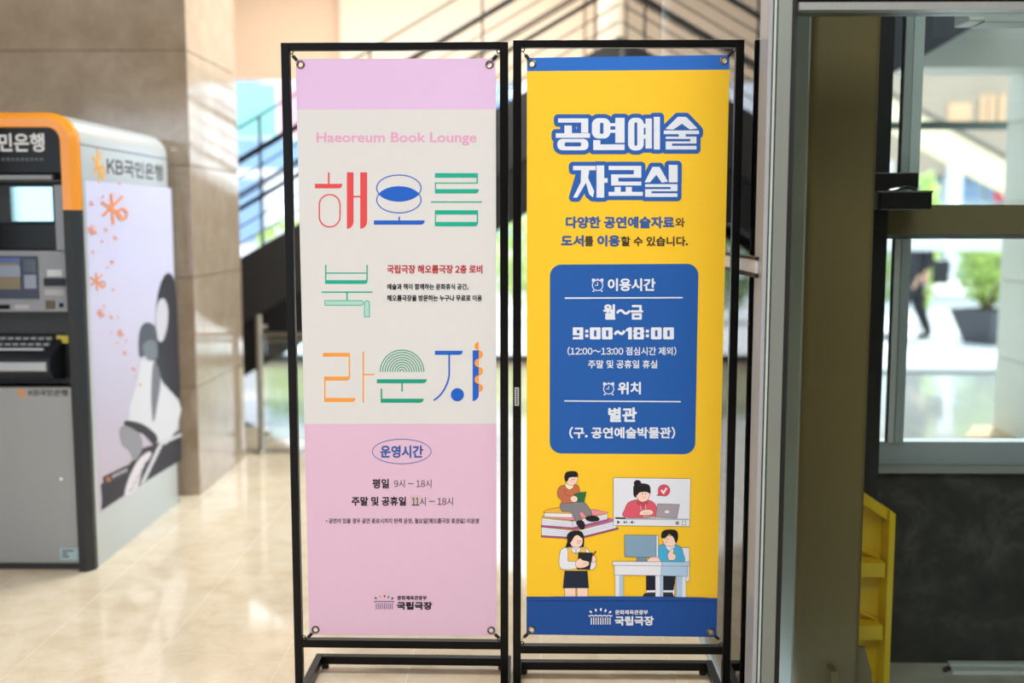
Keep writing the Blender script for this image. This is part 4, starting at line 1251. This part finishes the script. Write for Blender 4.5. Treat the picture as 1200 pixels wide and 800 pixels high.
for p in (rc(530, 438, 602, 456), rc(525, 456, 555, 476), rc(577, 456, 607, 476), rc(530, 476, 602, 490), rc(525, 490, 555, 510), rc(577, 490, 607, 510), rc(528, 510, 604, 528)): P2.poly(p, WH)
P2.done('time_lettering')
P2.zoom(660, 435, 8.0)
clock(P2, 426, 164, 1.22)
P2.text('위치', (512, 98, 728, 216), WH, 4.2)
P2.poly([(10, 271), (1103, 278), (1103, 289), (10, 282)], WH)
P2.text('별관', (422, 336, 690, 474), WH, 5.6)
P2.text('(구. 공연예술박물관)', (56, 518, 1050, 630), WH, 3.6)
P2.done('location_lettering')
P2.base = .0004
# illustrations
SK, BK, WP = (252, 218, 202), (24, 24, 30), (232, 236, 250)
P2.zoom(630, 540, 5.0)
S = P2.shape
S([(22, 380), (230, 402), (472, 346), (400, 332), (100, 360)], (204, 108, 164), False)
S([(24, 388), (232, 410), (232, 448), (24, 438)], WP, False); S([(232, 410), (446, 354), (462, 390), (236, 448)], WP, False)
for i in range(3):
    P2.line([(26, 398+i*12), (230, 420+i*9)], 1.6, (150, 160, 200)); P2.line([(236, 420+i*9), (448, 364+i*9)], 1.6, (150, 160, 200))
S([(22, 436), (234, 449), (472, 391), (472, 398), (236, 458), (22, 444)], (170, 80, 140), False)
S([(24, 326), (202, 346), (416, 300), (330, 284), (60, 308)], (240, 146, 166), False)
S([(26, 336), (206, 354), (206, 390), (26, 378)], WP, False); S([(206, 354), (408, 310), (408, 342), (206, 390)], WP, False)
for i in range(3):
    P2.line([(28, 346+i*10), (204, 363+i*9)], 1.6, (150, 160, 200)); P2.line([(208, 363+i*9), (406, 320+i*8)], 1.6, (150, 160, 200))
S([(22, 376), (206, 390), (412, 341), (412, 347), (206, 398), (22, 384)], (190, 84, 146), False)
S([(34, 298), (60, 284), (150, 268), (215, 300), (200, 308), (48, 302)], (240, 182, 62), False)
S([(40, 304), (202, 309), (202, 330), (40, 326)], WP, False)
S([(138, 245), (215, 236), (272, 244), (296, 268), (318, 312), (292, 328), (262, 296), (244, 304), (260, 350), (226, 354), (206, 312), (186, 296), (142, 292)], (134, 132, 140))
S([(228, 356), (258, 348), (275, 368), (273, 392), (256, 398), (236, 378)], BK); S([(284, 330), (318, 320), (352, 328), (359, 346), (322, 353), (290, 346)], BK)
S([(160, 142), (205, 138), (236, 144), (246, 180), (234, 214), (216, 240), (150, 246), (138, 226), (119, 206), (118, 172), (134, 148)], (196, 112, 78))
P2.line([(158, 165), (160, 195), (196, 206)], 1.6, (58, 50, 58))
S([(166, 132), (206, 134), (208, 152), (186, 166), (165, 150)], (246, 236, 196))
S([(168, 95), (200, 76), (230, 86), (232, 115), (215, 137), (185, 138), (166, 118)], SK)
S([(160, 85), (170, 66), (200, 60), (228, 65), (236, 88), (222, 92), (200, 92), (182, 98), (176, 114), (164, 118), (159, 100)], BK)
S([(214, 192), (250, 184), (284, 182), (272, 238), (219, 240)], (44, 112, 72), False); P2.line([(252, 186), (246, 238)], 1.8, (22, 66, 40))
S([(194, 212), (214, 203), (232, 214), (229, 235), (206, 239), (195, 228)], SK)
for x, y in ((203, 107), (216, 107)): P2.poly(ell(x, y, 3.2, 3.8, 8), BK)
P2.poly(ell(194, 116, 6, 4, 10), (240, 170, 160)); P2.line([(206, 122), (212, 124), (218, 121)], 1.5, BK)
P2.done('reader_on_books_print')
P2.base = .0018
S([(172, 440), (190, 416), (225, 408), (258, 416), (270, 450), (266, 504), (240, 502), (204, 494), (192, 508), (165, 509), (176, 470)], BK)
S([(160, 742), (222, 742), (222, 793), (160, 793)], SK, False); S([(232, 742), (293, 742), (293, 793), (232, 793)], SK, False)
S([(150, 514), (190, 504), (246, 504), (286, 512), (326, 560), (341, 600), (326, 631), (298, 632), (270, 600), (200, 610), (160, 632), (134, 618), (128, 560)], WP)
S([(172, 510), (200, 508), (225, 542), (250, 508), (280, 515), (288, 642), (162, 642), (178, 590)], (246, 192, 60), False)
S([(190, 440), (220, 430), (256, 440), (263, 470), (254, 495), (225, 504), (196, 490)], SK)
S([(200, 504), (224, 520), (222, 540), (200, 528)], WP, False); S([(250, 504), (226, 520), (228, 540), (250, 524)], WP, False)
S([(178, 442), (198, 413), (238, 409), (266, 430), (263, 450), (238, 432), (216, 438), (196, 470), (184, 474)], BK)
S([(140, 518), (172, 510), (177, 560), (180, 586), (226, 590), (226, 626), (152, 633), (128, 612), (128, 560)], WP)
S([(160, 643), (290, 643), (298, 741), (150, 741)], (28, 38, 62), False)
S([(240, 535), (322, 537), (305, 633), (232, 633)], (34, 34, 40), False)
S([(224, 592), (246, 570), (264, 580), (298, 590), (296, 610), (262, 624), (230, 620)], SK); S([(322, 556), (339, 560), (340, 584), (320, 592)], SK)
for i in range(2): P2.line([(262, 594+i*10), (294, 597+i*8)], 1.4, (120, 80, 76))
P2.line([(324, 550), (342, 526)], 6, BK)
for x, y in ((236, 468), (250, 467)): P2.poly(ell(x, y, 3.2, 3.8, 8), BK)
P2.line([(230, 478), (240, 482), (250, 477)], 1.5, BK)
P2.done('standing_reader_print')
P2.zoom(710, 540, 5.0)
S([(45, 98), (495, 104), (490, 382), (45, 376)], (230, 236, 250), False)
S([(162, 168), (168, 142), (210, 132), (250, 140), (260, 172), (250, 196), (180, 200), (176, 212), (165, 202)], BK); P2.poly(ell(185, 130, 22, 20, 20), BK)
S([(160, 230), (210, 222), (256, 230), (286, 250), (301, 290), (301, 327), (112, 327), (112, 280), (130, 245)], (222, 92, 114))
S([(182, 182), (250, 180), (252, 210), (236, 232), (206, 236), (184, 216)], SK)
S([(172, 160), (190, 144), (245, 144), (258, 172), (256, 186), (234, 178), (196, 182), (182, 198), (174, 190)], BK)
S([(190, 236), (212, 248), (236, 236), (244, 244), (214, 262), (184, 246)], (206, 74, 98)); P2.line([(203, 258), (205, 290)], 2, WP); P2.line([(232, 252), (234, 282)], 2, WP)
S([(198, 302), (220, 286), (264, 286), (276, 304), (260, 315), (206, 315)], SK)
for i in range(3): P2.line([(222+i*15, 296), (230+i*15, 312)], 1.4, (150, 100, 96))
S([(303, 250), (430, 254), (415, 333), (290, 328)], (166, 160, 172), False); P2.poly(ell(358, 296, 14, 8, 16), WP)
S([(220, 322), (290, 326), (290, 332), (218, 328)], (200, 196, 206), False, .8)
S([(300, 201), (312, 184), (334, 202)], (222, 80, 100), False); S(ell(340, 171, 34, 33, 24), (222, 80, 100), False)
P2.line([(324, 168), (337, 186), (356, 156)], 10, WP)
P2.poly([(55, 328), (115, 330), (115, 339), (55, 337)], BK); P2.poly([(116, 332), (485, 337), (485, 345), (116, 341)], (176, 182, 196))
for x in (214, 231): P2.poly(ell(x, 192, 3.2, 3.8, 8), BK)
P2.line([(214, 208), (222, 213), (231, 208)], 1.5, BK)
P2.poly([(66, 347), (83, 357), (66, 367)], BK); P2.poly([(104, 349), (117, 357), (104, 365)], BK); P2.poly(rc(119, 349, 123, 365), BK)
P2.poly([(145, 353), (151, 353), (158, 347), (158, 367), (151, 361), (145, 361)], BK); P2.line([(163, 350), (167, 357), (163, 364)], 2, BK)
P2.line(ell(418, 362, 7, 7, 14), 5, BK, True)
for a_ in ((447, 352, 1, 1), (467, 352, -1, 1), (447, 373, 1, -1), (467, 373, -1, -1)):
    P2.line([(a_[0]+a_[2]*7, a_[1]), (a_[0], a_[1]), (a_[0], a_[1]+a_[3]*7)], 2.4, BK)
P2.done('video_call_print')
S([(440, 506), (488, 508), (488, 702), (470, 702), (468, 600), (442, 590)], WP, False)
S([(388, 690), (404, 684), (400, 793), (390, 793)], WP, False)
P2.poly([(235, 660), (290, 660), (290, 756), (235, 756)], (26, 32, 52)); P2.poly([(335, 660), (412, 660), (396, 756), (335, 756)], (26, 32, 52))
P2.poly(rc(240, 756, 290, 770), WP); P2.poly(rc(335, 756, 388, 770), WP)
S([(216, 793), (226, 776), (252, 770), (291, 770), (291, 793)], (44, 48, 58), False); S([(335, 770), (388, 770), (398, 793), (335, 793)], (44, 48, 58), False)
S([(315, 495), (350, 487), (406, 490), (440, 505), (452, 540), (452, 590), (322, 590), (310, 570), (306, 520)], (72, 176, 226))
S([(350, 484), (372, 500), (398, 484), (404, 500), (374, 524), (352, 504)], WP)
S([(336, 440), (412, 440), (416, 465), (396, 495), (356, 496), (338, 476)], SK)
S([(326, 446), (328, 420), (346, 405), (390, 402), (415, 412), (421, 446), (410, 476), (402, 456), (392, 440), (370, 424), (352, 444), (338, 450)], BK)
S([(364, 545), (384, 514), (397, 518), (394, 540), (408, 550), (402, 575), (370, 577)], SK)
for x in (347, 362): P2.poly(ell(x, 455, 3.2, 3.8, 8), BK)
P2.line([(345, 470), (352, 474), (360, 469)], 1.5, BK)
S([(185, 560), (232, 562), (238, 588), (178, 588)], (112, 146, 174), False)
S([(110, 433), (296, 435), (296, 563), (110, 558)], (132, 166, 196), False); S([(296, 435), (306, 436), (306, 563), (296, 563)], WP, False)
S([(246, 578), (262, 564), (300, 562), (316, 576), (312, 588), (250, 588)], SK)
LB2 = (176, 208, 240)
for x0, x1, c in ((55, 80, WP), (80, 102, LB2), (290, 318, WP), (318, 335, LB2), (412, 446, LB2), (446, 468, WP)): S(rc(x0, 660, x1, 795), c, False, .9)
S([(50, 606), (325, 610), (325, 669), (50, 665)], WP, False); S([(325, 610), (476, 610), (476, 673), (325, 669)], LB2, False)
S([(40, 588), (328, 589), (328, 612), (40, 608)], WP, False); S([(328, 589), (490, 590), (490, 613), (328, 612)], LB2, False)
P2.done('desk_reader_print')
P2.base = .0034
P2.zoom(600, 530, 2.964)
P2.poly([(50, 503), (150, 499), (330, 498), (520, 499), (660, 502), (711, 506), (711, 512), (50, 512)], BLD)
P2.done('band_edge')
P2.base = .0038
P2.zoom(600, 690, 4.0)
emblem(P2, 358, 90, 112, 74, (WH,)*5, WH, None)
P2.text('문화체육관광부', (483, 95, 637, 118), WH, .7)
P2.text('국립극장', (481, 124, 664, 169), WH, 2.0)
P2.done('theatre_logo')
